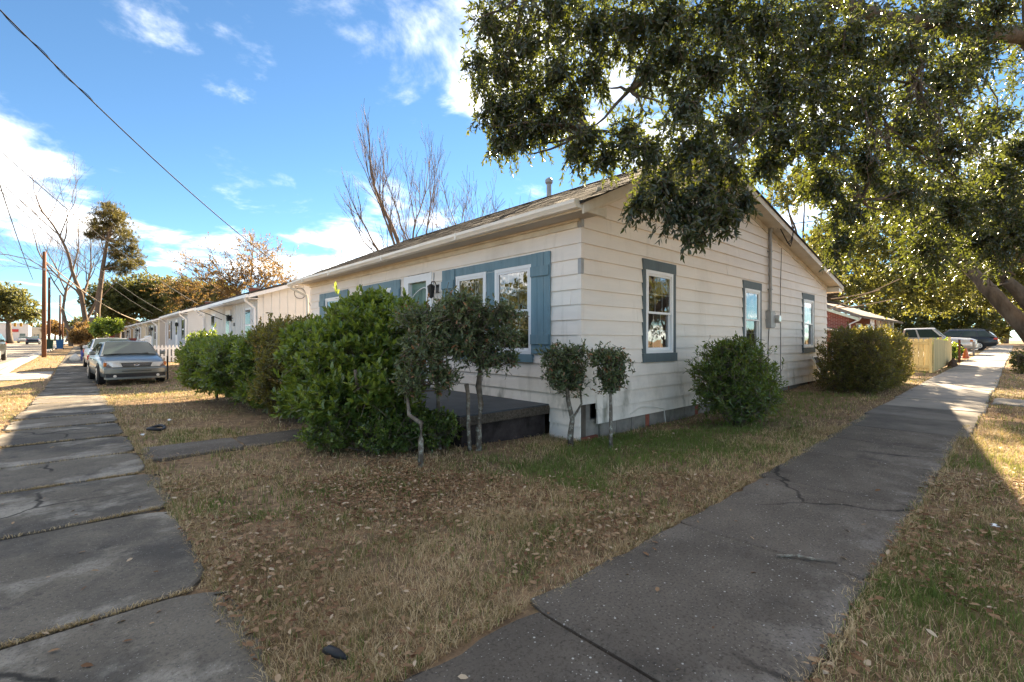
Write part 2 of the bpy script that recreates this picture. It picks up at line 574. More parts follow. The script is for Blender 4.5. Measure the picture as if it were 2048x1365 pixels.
M['leaf_brown'] = leaf_mat('brown_autumn_leaf', [(0.0, (0.08, 0.05, 0.02)), (1.0, (0.22, 0.13, 0.045))], (0.4, 0.25, 0.06), 0.35, 0.6)
M['needle'] = leaf_mat('pine_needle', [(0.0, (0.035, 0.04, 0.014)), (1.0, (0.11, 0.095, 0.03))], (0.3, 0.25, 0.05), 0.25, 0.6)
M['grass'] = leaf_mat('lawn_blade', [(0.0, (0.060, 0.105, 0.024)), (0.30, (0.15, 0.235, 0.050)), (0.45, (0.21, 0.155, 0.082)), (0.68, (0.46, 0.335, 0.185)), (1.0, (0.68, 0.53, 0.325))], (0.50, 0.42, 0.14), 0.25, 0.7, 0.2)
M['litter'] = leaf_mat('dead_leaf', [(0.0, (0.12, 0.058, 0.028)), (0.4, (0.24, 0.135, 0.070)), (0.85, (0.38, 0.26, 0.15)), (1.0, (0.54, 0.43, 0.31))], (0.4, 0.25, 0.1), 0.12, 0.7, 0.25)


# ------------------------------------------------------------------ foliage tools
def np_mesh(name, co, loops, starts, rnd=None, material=None):
    me = bpy.data.meshes.new(name)
    me.vertices.add(len(co))
    me.vertices.foreach_set('co', np.ascontiguousarray(co, dtype=np.float32).ravel())
    me.loops.add(len(loops))
    me.loops.foreach_set('vertex_index', np.ascontiguousarray(loops, dtype=np.int32))
    me.polygons.add(len(starts))
    me.polygons.foreach_set('loop_start', np.ascontiguousarray(starts, dtype=np.int32))
    if rnd is not None:
        a = me.attributes.new('rnd', 'FLOAT', 'FACE')
        a.data.foreach_set('value', np.ascontiguousarray(rnd, dtype=np.float32))
    me.update(calc_edges=True)
    if material:
        me.materials.append(material)
    return me


def unit(a):
    return a / np.maximum(np.linalg.norm(a, axis=-1, keepdims=True), 1e-9)


LEAF = np.array([(0, 0, 0), (.30, .48, .12), (.70, .40, .08), (1, 0, -.12), (.70, -.40, .08), (.30, -.48, .12)])
LOOP8 = np.array([0, 5, 4, 3, 0, 3, 2, 1])


def leaf_frames(pos, d, nrm):
    e1 = unit(d)
    e2 = unit(np.cross(nrm, e1))
    e3 = np.cross(e1, e2)
    return e1, e2, e3


def leaf_mesh(name, pos, d, nrm, L, W, rnd, material):
    e1, e2, e3 = leaf_frames(pos, d, nrm)
    n = len(pos)
    L = np.broadcast_to(L, (n,))
    W = np.broadcast_to(W, (n,))
    co = (pos[:, None, :] + LEAF[None, :, 0, None] * (e1 * L[:, None])[:, None, :]
          + LEAF[None, :, 1, None] * (e2 * W[:, None])[:, None, :] + LEAF[None, :, 2, None] * (e3 * W[:, None])[:, None, :])
    loops = (LOOP8[None, :] + 6 * np.arange(n)[:, None]).ravel()
    return np_mesh(name, co.reshape(-1, 3), loops, np.arange(2 * n) * 4, np.repeat(rnd, 2), material)


UNIT_LEAF = {}


def unit_leaf(material, k):
    key = (material.name, k)
    if key not in UNIT_LEAF:
        loops = LOOP8
        UNIT_LEAF[key] = np_mesh('leaf', LEAF.copy(), loops, np.array([0, 4]), np.full(2, (k + 0.5) / 6.0), material)
    return UNIT_LEAF[key]


def whorls(tips, axes, K, L, W, spread=(0.5, 1.25), span=0.12, droop=0.0, tone=0.5, sd=0.22):
    n = len(tips)
    axes = unit(axes)
    ref = unit(np.cross(axes, unit(rng.normal(size=(n, 3)))))
    ref2 = np.cross(axes, ref)
    k = np.arange(K)[None, :]
    ang = k * 2.39996 + rng.uniform(0, 6.28, (n, 1)) + rng.normal(0, .25, (n, K))
    t = (k + rng.uniform(0, 1, (n, K))) / K
    s = spread[0] + (spread[1] - spread[0]) * t + rng.normal(0, .15, (n, K))
    perp = ref[:, None, :] * np.cos(ang)[..., None] + ref2[:, None, :] * np.sin(ang)[..., None]
    d = axes[:, None, :] * np.cos(s)[..., None] + perp * np.sin(s)[..., None]
    d[..., 2] -= droop
    nrm = axes[:, None, :] * np.sin(s)[..., None] - perp * np.cos(s)[..., None] + rng.normal(0, .25, (n, K, 3))
    nrm[..., 2] += 0.3
    pos = tips[:, None, :] - axes[:, None, :] * (t * span)[..., None]
    size = rng.uniform(.72, 1.15, (n, K))
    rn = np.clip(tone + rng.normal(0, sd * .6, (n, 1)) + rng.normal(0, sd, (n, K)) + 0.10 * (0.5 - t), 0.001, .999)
    return pos.reshape(-1, 3), d.reshape(-1, 3), nrm.reshape(-1, 3), (L * size).ravel(), (W * size).ravel(), rn.ravel()


def blob_tips(blobs, n, shell=(0.72, 1.03), up=0.45, zmin=None, rand=0.5):
    """twig tips and their directions spread over the outer shell of a union of ellipsoids"""
    C = np.array([b[0] for b in blobs], float)
    S = np.array([b[1] if hasattr(b[1], '__len__') else (b[1],) * 3 for b in blobs], float)
    area = (S[:, 0] * S[:, 1] + S[:, 1] * S[:, 2] + S[:, 0] * S[:, 2])
    idx = rng.choice(len(blobs), size=int(n * 1.7), p=area / area.sum())
    dr = unit(rng.normal(size=(len(idx), 3)))
    rad = rng.uniform(shell[0], shell[1], len(idx))
    lump = 1 + 0.10 * np.sin(dr[:, 0] * 7 + idx) * np.sin(dr[:, 1] * 6 + 2 * idx) + 0.08 * np.sin(dr[:, 2] * 11 + dr[:, 0] * 9)
    p = C[idx] + dr * S[idx] * (rad * lump)[:, None]
    inside = np.zeros(len(p), bool)
    for j in range(len(blobs)):
        q = np.linalg.norm((p - C[j]) / S[j], axis=1)
        inside |= (q < shell[0] * 0.92) & (idx != j)
    keep = ~inside
    if zmin is not None:
        keep &= p[:, 2] > zmin
    p, dr, ii = p[keep][:n], dr[keep][:n], idx[keep][:n]
    ax = unit(dr / S[ii]) + np.array([0, 0, up]) + rng.normal(0, rand, p.shape)
    return p, ax


def twig_mesh(name, tips, axes, length, r, material, parent, every=1, bend=0.3):
    """thin three-sided twigs that carry the leaves, as one mesh"""
    tips, axes = tips[::every], unit(axes[::every])
    n = len(tips)
    ln = length * rng.uniform(.6, 1.3, (n, 1))
    base = tips - axes * ln + rng.normal(0, bend, (n, 3)) * ln * .5
    mid = (tips + base) / 2 + rng.normal(0, bend * .3, (n, 3)) * ln
    u = unit(np.cross(axes, unit(rng.normal(size=(n, 3)))))
    w = np.cross(axes, u)
    rings = []
    for c, rr in ((base, r), (mid, r * .7), (tips, r * .3)):
        for k in range(3):
            a = 2 * math.pi * k / 3
            rings.append(c + (u * math.cos(a) + w * math.sin(a)) * rr)
    co = np.stack(rings, 1).reshape(-1, 3)
    q = []
    for i in range(2):
        for k in range(3):
            q += [i * 3 + k, i * 3 + (k + 1) % 3, (i + 1) * 3 + (k + 1) % 3, (i + 1) * 3 + k]
    q = np.array(q)
    loops = (q[None, :] + 9 * np.arange(n)[:, None]).ravel()
    me = np_mesh(name, co - np.array(ORG.get(parent.name, (0, 0, 0))), loops, np.arange(6 * n) * 4, None, material)
    o = bpy.data.objects.new(name, me)
    COL.objects.link(o)
    o.parent = parent
    o['kind'] = 'stuff'
    ORG[o.name] = ORG.get(parent.name, (0, 0, 0))
    return o


def crown(name, parent, material, parts, singles=0):
    """parts: list of leaf arrays; builds one leafy mesh and, for the nearest ones, single leaf objects"""
    pos, d, nrm, L, W, rn = [np.concatenate([np.broadcast_to(p[i], p[0].shape if i < 3 else (len(p[0]),)) for p in parts]) for i in range(6)]
    org = np.array(ORG.get(parent.name, (0, 0, 0)))
    e1, e2, e3 = leaf_frames(pos, d, nrm)
    sel = np.zeros(len(pos), bool)
    if singles:
        dist = np.linalg.norm(pos - np.array(EYE), axis=1)
        sel[np.argsort(dist)[:singles]] = True
    me = leaf_mesh(name, pos[~sel] - org, d[~sel], nrm[~sel], L[~sel], W[~sel], rn[~sel], material)
    o = bpy.data.objects.new(name, me)
    COL.objects.link(o)
    o.parent = parent
    o['kind'] = 'stuff'
    for i in np.nonzero(sel)[0]:
        k = min(5, int(rn[i] * 6))
        m4 = Matrix.Identity(4)
        for c, (e, s) in enumerate(((e1[i], L[i]), (e2[i], W[i]), (e3[i], W[i]))):
            for r_ in range(3):
                m4[r_][c] = e[r_] * s
        for r_ in range(3):
            m4[r_][3] = pos[i][r_] - org[r_]
        put('leaf', unit_leaf(material, k), parent, m4)
    return o


def wobble(p0, p1, n, amp, sag=0.0):
    p0, p1 = Vector(p0), Vector(p1)
    L_ = (p1 - p0).length
    out = []
    off = Vector((0, 0, 0))
    for i in range(n + 1):
        t = i / n
        if 0 < i < n:
            off = off + Vector(rng.normal(0, amp * L_ / n, 3))
        e = math.sin(math.pi * t)
        out.append(p0.lerp(p1, t) + off * (e ** 0.5 if e > 0 else 0) + Vector((0, 0, -sag * e * L_)))
    return out


def grow(mb, p, d, length, r, level, up=0.12, ang=(0.35, 0.75), nkid=(3, 5), wob=0.12, rmin=0.006, tipsink=None, taper=0.42, kidlen=0.62):
    d = Vector(d).normalized()
    n = 5 if level > 1 else 3
    pts, rad = [Vector(p)], [r]
    for i in range(n):
        d = (d + Vector(rng.normal(0, wob, 3)) + Vector((0, 0, up))).normalized()
        pts.append(pts[-1] + d * (length / n))
        rad.append(max(rmin, r * (1 - (1 - taper) * (i + 1) / n)))
    mb.tube(pts, rad, 6 if level > 2 else (4 if level > 0 else 3), cap=False)
    if level == 0:
        if tipsink is not None:
            tipsink.append((tuple(pts[-1]), tuple(d)))
            tipsink.append((tuple(pts[-2]), tuple(d)))
        return
    for k in range(int(rng.integers(nkid[0], nkid[1] + 1))):
        t = rng.uniform(0.3, 1.0)
        i = min(n - 1, int(t * n))
        base = pts[i].lerp(pts[i + 1], t * n - i)
        a = rng.uniform(*ang)
        side = d.cross(Vector(rng.normal(size=3))).normalized()
        nd = d * math.cos(a) + side * math.sin(a)
        grow(mb, base, nd, length * kidlen * rng.uniform(.75, 1.15), max(rmin, rad[i] * rng.uniform(.42, .62)), level - 1, up, ang, nkid, wob, rmin, tipsink, taper, kidlen)
    grow(mb, pts[-1], d, length * kidlen, rad[-1] * .92, level - 1, up, ang, nkid, wob, rmin, tipsink, taper, kidlen)


# ------------------------------------------------------------------ ground, road, walks
gx = np.unique(np.concatenate([np.linspace(-700, -40, 12), np.linspace(-40, -4, 19), np.linspace(-4, 22, 131), np.linspace(22, 60, 39), np.linspace(60, 700, 20)]))
gy = np.unique(np.concatenate([np.linspace(-700, -30, 12), np.linspace(-30, -4, 14), np.linspace(-4, 26, 151), np.linspace(26, 90, 33), np.linspace(90, 900, 24)]))
XX, YY = np.meshgrid(gx, gy, indexing='ij')
bumps = 0.010 * np.sin(XX * 3.1 + YY * 1.3) * np.sin(YY * 2.3 - XX) + 0.008 * np.sin(XX * 7.7) * np.sin(YY * 6.1)
ZZ = gz(XX, YY) - 0.030 + bumps
ZZ[(XX < -2.3) & (XX > -12)] -= 0.10
ZZ[(YY < -3.2) & (YY > -12)] -= 0.10
nxg, nyg = len(gx), len(gy)
ii = (np.arange(nxg - 1)[:, None] * nyg + np.arange(nyg - 1)[None, :]).ravel()
loops = np.stack([ii, ii + nyg, ii + nyg + 1, ii + 1], 1).ravel()
gm = np_mesh('ground', np.stack([XX.ravel(), YY.ravel(), ZZ.ravel()], 1), loops, np.arange(len(ii)) * 4, None, M['soil'])
gm.polygons.foreach_set('use_smooth', np.ones(len(gm.polygons), bool))
ground = bpy.data.objects.new('ground', gm)
COL.objects.link(ground)
tag(ground, 'brown soil and thatch of the lawns', None, None, 'structure')


def strip(name, x0, x1, ys, material, z=0.0, parent=None, along='y'):
    mb = MB()
    for a, b in zip(ys[:-1], ys[1:]):
        q = [(x0, a), (x1, a), (x1, b), (x0, b)] if along == 'y' else [(a, x0), (b, x0), (b, x1), (a, x1)]
        mb.add([(x, y, gzf(x, y) + z) for x, y in q], [(0, 1, 2, 3)])
    return mb.build(name, material, parent)


ys = list(np.concatenate([np.linspace(-40, 60, 26), np.linspace(70, 420, 20)]))
tag(strip('road', -11.6, -2.62, ys, M['road'], -0.10), 'worn grey asphalt street beside the houses', kind='structure')
tag(strip('side_road', -11.0, -3.3, list(np.linspace(-2.6, 120, 30)), M['road'], -0.104, along='x'), 'asphalt side street out of view, added for bounced light', kind='structure')  # never in frame; added for the sunlight it bounces back
kerb_root = thing('kerb', 'pale concrete kerb along the street', None)
tag(kerb_root, kind='structure')
kerb_m = None
for k in range(60):
    y0 = 6 + k * 3.0
    if 24.2 < y0 + 1.5 < 28.2:
        continue
    mb = MB()
    za = gzf(-2.4, y0)
    zb = gzf(-2.4, y0 + 3)
    mb.add([(-2.62, y0 + .01, za - .12), (-2.30, y0 + .01, za - .12), (-2.30, y0 + .01, za + .02), (-2.56, y0 + .01, za + .02),
            (-2.62, y0 + 2.99, zb - .12), (-2.30, y0 + 2.99, zb - .12), (-2.30, y0 + 2.99, zb + .02), (-2.56, y0 + 2.99, zb + .02)],
           [(0, 1, 2, 3), (7, 6, 5, 4), (0, 4, 5, 1), (1, 5, 6, 2), (2, 6, 7, 3), (3, 7, 4, 0)])
    mb.build('kerb_stone', M['kerb'], kerb_root)
# gutter pan beside the kerb
tag(strip('gutter_pan', -3.15, -2.62, ys[5:], M['kerb'], -0.094), 'pale concrete gutter along the street', kind='structure')


def slab(parent, x0, x1, y0, y1, material, tilt=0.006, rough=0.02, round_=0.06, edges=(1, 1, 1, 1)):
    """one paving slab: uneven rounded outline, real thickness"""
    pts = []
    cs = [(x0, y0), (x1, y0), (x1, y1), (x0, y1)]
    for i in range(4):
        a, b = Vector((*cs[i], 0)), Vector((*cs[(i + 1) % 4], 0))
        e = (b - a)
        n = max(4, int(e.length / 0.11))
        nrm = Vector((e.y, -e.x, 0)).normalized()
        ph = rng.uniform(0, 6.28)
        for k in range(n):
            t = k / n
            p = a.lerp(b, t)
            edge = min(t, 1 - t) * e.length
            inset = round_ * max(0, 1 - edge / (round_ * 2.2)) ** 2 * (1.0 if edges[i] else 0.3)
            jag = rough * edges[i] * (0.6 * math.sin(t * 9 + ph) + rng.normal(0, .45)) + (0.002 * rng.normal())
            pts.append(p - nrm * (inset + abs(jag) * .9))
    dz = rng.normal(0, tilt)
    tx, ty = rng.normal(0, tilt * .7), rng.normal(0, tilt * .7)
    cx, cy = (x0 + x1) / 2, (y0 + y1) / 2
    mb = MB()
    n = len(pts)

    def zt(p):
        return gzf(p.x, p.y) + dz + tx * (p.x - cx) + ty * (p.y - cy)
    ins = [p + (Vector((cx, cy, 0)) - p).normalized() * 0.012 for p in pts]
    mb.add([(p.x, p.y, zt(p)) for p in ins] + [(p.x, p.y, zt(p) - .010) for p in pts] + [(p.x, p.y, zt(p) - .09) for p in pts],
           [tuple(range(n))] + [(i, n + i, n + (i + 1) % n, (i + 1) % n) for i in range(n)]
           + [(n + i, 2 * n + i, 2 * n + (i + 1) % n, n + (i + 1) % n) for i in range(n)])
    return mb.build('slab', material, parent)


front_walk = tag(thing('front_sidewalk', 'weathered grey concrete sidewalk running past the houses', None), kind='structure')
jy = [-1.4, 0.05, 1.45, 2.92, 4.52, 5.85, 7.02, 8.45, 9.9, 11.3, 12.8, 14.2, 15.7, 17.1]
while jy[-1] < 88:
    jy.append(jy[-1] + 1.45)
for a, b in zip(jy[:-1], jy[1:]):
    xr = 0.55 - 0.012 * max(0, a - 3) if a < 24 else 0.30
    slab(front_walk, -0.86 + rng.normal(0, .02), xr + rng.normal(0, .03), a + .014, b - .014, M['concrete'], 0.006 if a < 20 else 0.002, 0.030, 0.13, (0.2, 1, 0.2, 1))
side_walk = tag(thing('side_sidewalk', 'dark weathered walk beside the gable wall', None), kind='structure')
jx = [0.60, 1.62, 3.14, 4.76, 6.18, 7.35, 8.55]
for a, b in zip(jx[:-1], jx[1:]):
    slab(side_walk, a + .004, b - .004, 0.53 + rng.normal(0, .02), 1.64 + 0.012 * a + rng.normal(0, .02), M['walk'], 0.003, 0.028, 0.03, (1, 0.1, 1, 0.1))
jx = [8.58]
while jx[-1] < 75:
    jx.append(jx[-1] + (1.5 if jx[-1] < 30 else 3.0))
for a, b in zip(jx[:-1], jx[1:]):
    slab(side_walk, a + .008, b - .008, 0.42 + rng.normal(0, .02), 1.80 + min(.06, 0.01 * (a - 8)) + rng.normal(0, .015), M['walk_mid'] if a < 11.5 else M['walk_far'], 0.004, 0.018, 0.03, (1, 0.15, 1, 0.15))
path = tag(thing('garden_path', 'narrow dark concrete path from the sidewalk to the porch', None), kind='structure')
for a, b in zip([0.50, 1.50, 2.42], [1.49, 2.41, 3.30]):
    slab(path, a, b, 6.42, 7.22, M['walk'], 0.004, 0.02, 0.04)
apron = tag(thing('driveway_apron', 'pale concrete driveway apron between street and sidewalk', None), kind='structure')
slab(apron, -2.60, -0.90, 24.2, 26.1, M['walk_far'], 0.0, 0.01, 0.03)
slab(apron, -2.60, -0.90, 26.12, 28.0, M['walk_far'], 0.0, 0.01, 0.03)
crossing = tag(thing('side_path', 'pale concrete path leading from the side walk towards the street', None), kind='structure')
slab(crossing, 13.2, 14.4, -2.6, 0.38, M['walk_far'], 0.002, 0.02, 0.04)
drive = tag(thing('gravel_drive', 'grey paved driveway where the pickup is parked', None), kind='structure')
slab(drive, 35.5, 48.5, 2.25, 12.0, M['walk_far'], 0.0, 0.02, 0.05)

# ------------------------------------------------------------------ lawn
WALL_X, WALL_Y, FAR_X, FAR_Y = 5.05, 4.09, 17.1, 14.4


def lawn_mask(x, y):
    ok = np.ones(len(x), bool)
    ok &= ~((x > -0.84) & (x < 0.50 - 0.012 * np.clip(y - 3, 0, 20)) & (y < 88))
    ok &= ~((x > 0.55) & (y > 0.56) & (y < 1.62 + 0.012 * x) & (x < 8.6))
    ok &= ~((x >= 8.6) & (y > 0.46) & (y < 1.82 + np.minimum(.06, .01 * (x - 8))))
    ok &= ~((x > 0.6) & (x < 3.3) & (y > 6.46) & (y < 7.18))
    ok &= ~((x > WALL_X - .02) & (x < FAR_X) & (y > WALL_Y - .02) & (y < FAR_Y))
    ok &= ~((x > 3.45) & (x < 5.1) & (y > 4.66) & (y < 9.6))
    ok &= ~((x < -2.3))
    ok &= ~((x < -0.9) & (y > 24.2) & (y < 28.0))
    ok &= ~((x > 35.5) & (x < 48.5) & (y > 2.2))
    ok &= ~((x > 13.2) & (x < 14.4) & (y < 0.4))
    return ok


def fbm(x, y, s, seed=0):
    v = 0
    r2 = np.random.default_rng(100 + seed)
    for k in range(5):
        a, b, c, e = r2.uniform(.6, 1.4, 2).tolist() + r2.uniform(0, 6.28, 2).tolist()
        th = r2.uniform(0, 3.14)
        u = (x * math.cos(th) + y * math.sin(th)) * s * a * (1.6 ** k)
        w = (-x * math.sin(th) + y * math.cos(th)) * s * b * (1.6 ** k)
        v = v + (0.72 ** k) * np.sin(u + c) * np.sin(w + e)
    return v / 2.2


def scatter(n, wmin, wmax):
    """points on the ground in the camera's field between two depths"""
    w = np.sqrt(rng.uniform(wmin ** 2, wmax ** 2, n))
    r = rng.uniform(-1.16, 1.16, n) * w
    return 0.736 * r + 0.677 * w, -0.677 * r + 0.736 * w


def blades(n, wmin, wmax, h, wd, tuft=10):
    """half loose blades, half in tufts; returns x, y, greenness, height, width, base lift"""
    x, y = scatter(n // 2, wmin, wmax)
    tx, ty = scatter(n // 2 // tuft, wmin, wmax)
    sd_ = np.repeat(rng.uniform(.008, .03, len(tx)), tuft) * (1 + wmin * .15)
    gx_ = np.repeat(tx, tuft) + rng.normal(0, 1, len(tx) * tuft) * sd_
    gy_ = np.repeat(ty, tuft) + rng.normal(0, 1, len(tx) * tuft) * sd_
    gt = np.concatenate([rng.normal(0, .10, len(x)), np.repeat(rng.normal(0.05, .28, len(tx)), tuft)])
    hh = np.concatenate([np.full(len(x), h), np.repeat(h * rng.uniform(.8, 1.7, len(tx)), tuft)])
    x, y = np.concatenate([x, gx_]), np.concatenate([y, gy_])
    k = lawn_mask(x, y)
    g = fbm(x, y, 1.1, 1) * .8 + fbm(x, y, 4.0, 2) * .45 + gt
    # greener beside the gable wall, bare under the hedge
    near_wall = np.clip(1 - np.abs(y - 3.0) / 1.3, 0, 1) * (x > 3.2) * (x < 13)
    g = g + near_wall * 1.05 - 0.34 + ((y < .5) & (x > 3)) * 0.15
    dens = np.clip(0.55 + 0.75 * fbm(x, y, 2.3, 3) + .3 * fbm(x, y, 7.0, 4) + near_wall * .5, .10, 1)
    dens = np.where((x > 1.6) & (x < 3.6) & (y > 4.6) & (y < 13), dens * .25, dens)
    k &= rng.uniform(0, 1, len(x)) < dens
    return x[k], y[k], g[k], hh[k], np.full(k.sum(), wd), np.zeros(k.sum())


def build_blades(name, parts, label):
    x, y, g, h, wd, lift = [np.concatenate([p[i] for p in parts]) for i in range(6)]
    n = len(x)
    z = gz(x, y) - 0.028 + lift
    a = rng.uniform(0, 6.283, n)
    green = rng.normal(0, .30, n) + g > 0.05
    h = h * rng.uniform(.5, 1.35, n) * np.where(green, .95, 1.05)
    lean = np.where(green, rng.uniform(.15, .8, n), rng.uniform(.7, 1.5, n))
    dx, dy = np.cos(a), np.sin(a)
    sx, sy = -dy, dx
    tw = rng.normal(0, .5, n)
    p0 = np.stack([x, y, z], 1)
    s = np.stack([sx, sy, np.zeros(n)], 1) * wd[:, None]
    mid = p0 + np.stack([dx * np.sin(lean * .55), dy * np.sin(lean * .55), np.cos(lean * .55)], 1) * (h * .55)[:, None]
    tip = mid + np.stack([np.cos(a + tw) * np.sin(lean * 1.15), np.sin(a + tw) * np.sin(lean * 1.15), np.cos(lean * 1.15)], 1) * (h * .5)[:, None]
    co = np.stack([p0 - s, p0 + s, mid + s * .8, mid - s * .8, tip], 1).reshape(-1, 3)
    lp = np.array([0, 1, 2, 3, 3, 2, 4])
    loops = (lp[None, :] + 5 * np.arange(n)[:, None]).ravel()
    starts = (np.array([0, 4])[None, :] + 7 * np.arange(n)[:, None]).ravel()
    brown = fbm(x, y, 1.7, 11) * .20 + fbm(x, y, 6.0, 12) * .10
    rn = np.where(green, rng.uniform(0, .38, n), np.clip(rng.normal(.74, .17, n) + brown, .44, 1.0))
    me = np_mesh(name, co, loops, starts, np.repeat(rn, 2), M['grass'])
    o = bpy.data.objects.new(name, me)
    COL.objects.link(o)
    return tag(o, label, 'grass', None, 'stuff')


def joint_blades(n, x0, x1, y0, y1, h=.035, lift=.022):
    x, y = rng.uniform(x0, x1, n), rng.uniform(y0, y1, n)
    return x, y, np.full(n, -1.0 if h < .05 else -.35), np.full(n, h), np.full(n, .0016), np.full(n, lift)


parts = [blades(190000, 1.2, 3.6, .046, .0015), blades(170000, 3.4, 7.0, .052, .0026), blades(90000, 6.8, 14.0, .058, .0046), blades(60000, 13.5, 34.0, .065, .010)]
for yj in (1.45, 2.92, 4.52, 5.85, 7.02, 8.45, 9.9, 11.3, 12.8, 14.2, 15.7):
    nn = 2200 if yj < 6 else 900
    w_ = rng.uniform(.006, .022)
    for q in range(8):
        xa = -.86 + q * .178
        parts.append(joint_blades(int(nn / 11 * rng.uniform(.05, 1.6)), xa, xa + .2, yj - w_, yj + w_, .030))
# straw leaning over the edges of the walks
for q in range(60):
    ya = 1.7 + q * .25
    xe = .55 - .012 * max(0, ya - 3)
    parts.append(joint_blades(int(260 * rng.uniform(.1, 1.3) / (1 + q * .06)), xe - .10 * rng.uniform(.3, 1), xe + .05, ya, ya + .27, .05, .010))
for q in range(36):
    xa = .8 + q * .25
    ye = 1.64 + .012 * xa
    parts.append(joint_blades(int(280 * rng.uniform(.2, 1.3) / (1 + q * .05)), xa, xa + .27, ye - .06 * rng.uniform(.3, 1.2), ye + .05, .05, .010))
    parts.append(joint_blades(int(280 * rng.uniform(.2, 1.3) / (1 + q * .05)), xa, xa + .27, .50, .55 + .06 * rng.uniform(.2, 1.2), .05, .010))
parts.append(joint_blades(500, .64, 3.2, 6.36, 6.48, .05, .01))
parts.append(joint_blades(400, .64, 3.2, 7.16, 7.26, .05, .01))
build_blades('lawn_grass', parts, 'patchy lawn of dry straw and green blades round the house')

# dead leaves lying on lawn and walks
x1, y1 = scatter(21000, 1.25, 4.5)
x2, y2 = scatter(12000, 4.3, 12.0)
x3, y3 = rng.uniform(1.6, 3.9, 2600), rng.uniform(3.9, 12.6, 2600)
x4, y4 = rng.uniform(9, 20, 1600), rng.uniform(-.4, .5, 1600)
xd, yd = rng.normal(1.9, .55, 5200), rng.normal(3.6, .75, 5200)
x5, y5 = rng.uniform(13, 21, 900), rng.uniform(1.9, 3.0, 900)
x, y = np.concatenate([x1, x2, x3, x4, xd, x5]), np.concatenate([y1, y2, y3, y4, yd, y5])
k = lawn_mask(x, y) | (rng.uniform(0, 1, len(x)) < 0.014)
k &= ~((x > WALL_X - .05) & (x < FAR_X) & (y > WALL_Y - .05))
k &= (x > -2.2)
d0 = fbm(x, y, 1.4, 5)
k &= rng.uniform(0, 1, len(x)) < np.clip(.5 + .8 * d0 + .35 * fbm(x, y, 5.0, 8), .08, 1)
x, y = x[k], y[k]
n = len(x)
pos = np.stack([x, y, gz(x, y) + rng.uniform(-.002, .030, n) * lawn_mask(x, y) + .006], 1)
a = rng.uniform(0, 6.283, n)
d = np.stack([np.cos(a), np.sin(a), rng.normal(0, .22, n)], 1)
nrm = np.stack([rng.normal(0, .35, n), rng.normal(0, .35, n), np.ones(n)], 1)
sz = rng.uniform(.016, .050, n)
me = leaf_mesh('fallen_leaves', pos, d, nrm, sz, sz * rng.uniform(.34, .6, n), rng.uniform(0, 1, n) ** 1.5, M['litter'])
o = bpy.data.objects.new('fallen_leaves', me)
COL.objects.link(o)
tag(o, 'brown fallen leaves scattered over lawn and walks', 'leaf litter', None, 'stuff')

# ------------------------------------------------------------------ the corner house
house = thing('cottage', 'white clapboard cottage with blue-grey shutters on the corner lot', 'house', (WALL_X, WALL_Y, 0))
EAVE_X, EAVE_Z, RIDGE_X, RIDGE_Z, REAR_X, REAR_Z = 4.65, 3.06, 8.40, 4.80, 17.5, 3.00
RAKE_Y, RAKE_FAR = 3.72, 14.80
SF = (RIDGE_Z - EAVE_Z) / (RIDGE_X - EAVE_X)
SR = (RIDGE_Z - REAR_Z) / (REAR_X - RIDGE_X)


def roof_z(x):
    return EAVE_Z + (x - EAVE_X) * SF if x < RIDGE_X else RIDGE_Z - (x - RIDGE_X) * SR


def gable_span(z, drop=0.10):
    """x range of the gable wall at height z"""
    zz_ = z + drop
    return max(WALL_X, EAVE_X + (zz_ - EAVE_Z) / SF), min(FAR_X, RIDGE_X + (RIDGE_Z - zz_) / SR)


C0, CH = 0.103, 0.211
front_open = [(5.02, 5.87, 1.08, 2.45), (6.10, 6.96, 1.08, 2.45), (7.90, 8.73, 0.30, 2.55), (9.38, 10.40, 1.08, 2.45), (12.08, 13.18, 1.08, 2.45)]
gable_open = [(6.65, 7.51, 1.08, 2.43), (10.63, 11.50, 1.08, 2.43), (14.72, 15.62, 1.08, 2.43)]


def cut(a, b, z0, z1, opens):
    iv = [(a, b)]
    for (o0, o1, q0, q1) in opens:
        if z1 - 0.02 > q0 and z0 + 0.05 < q1:
            new = []
            for s, e in iv:
                if e <= o0 or s >= o1:
                    new.append((s, e))
                else:
                    if o0 - s > .03:
                        new.append((s, o0))
                    if e - o1 > .03:
                        new.append((o1, e))
            iv = new
    return iv


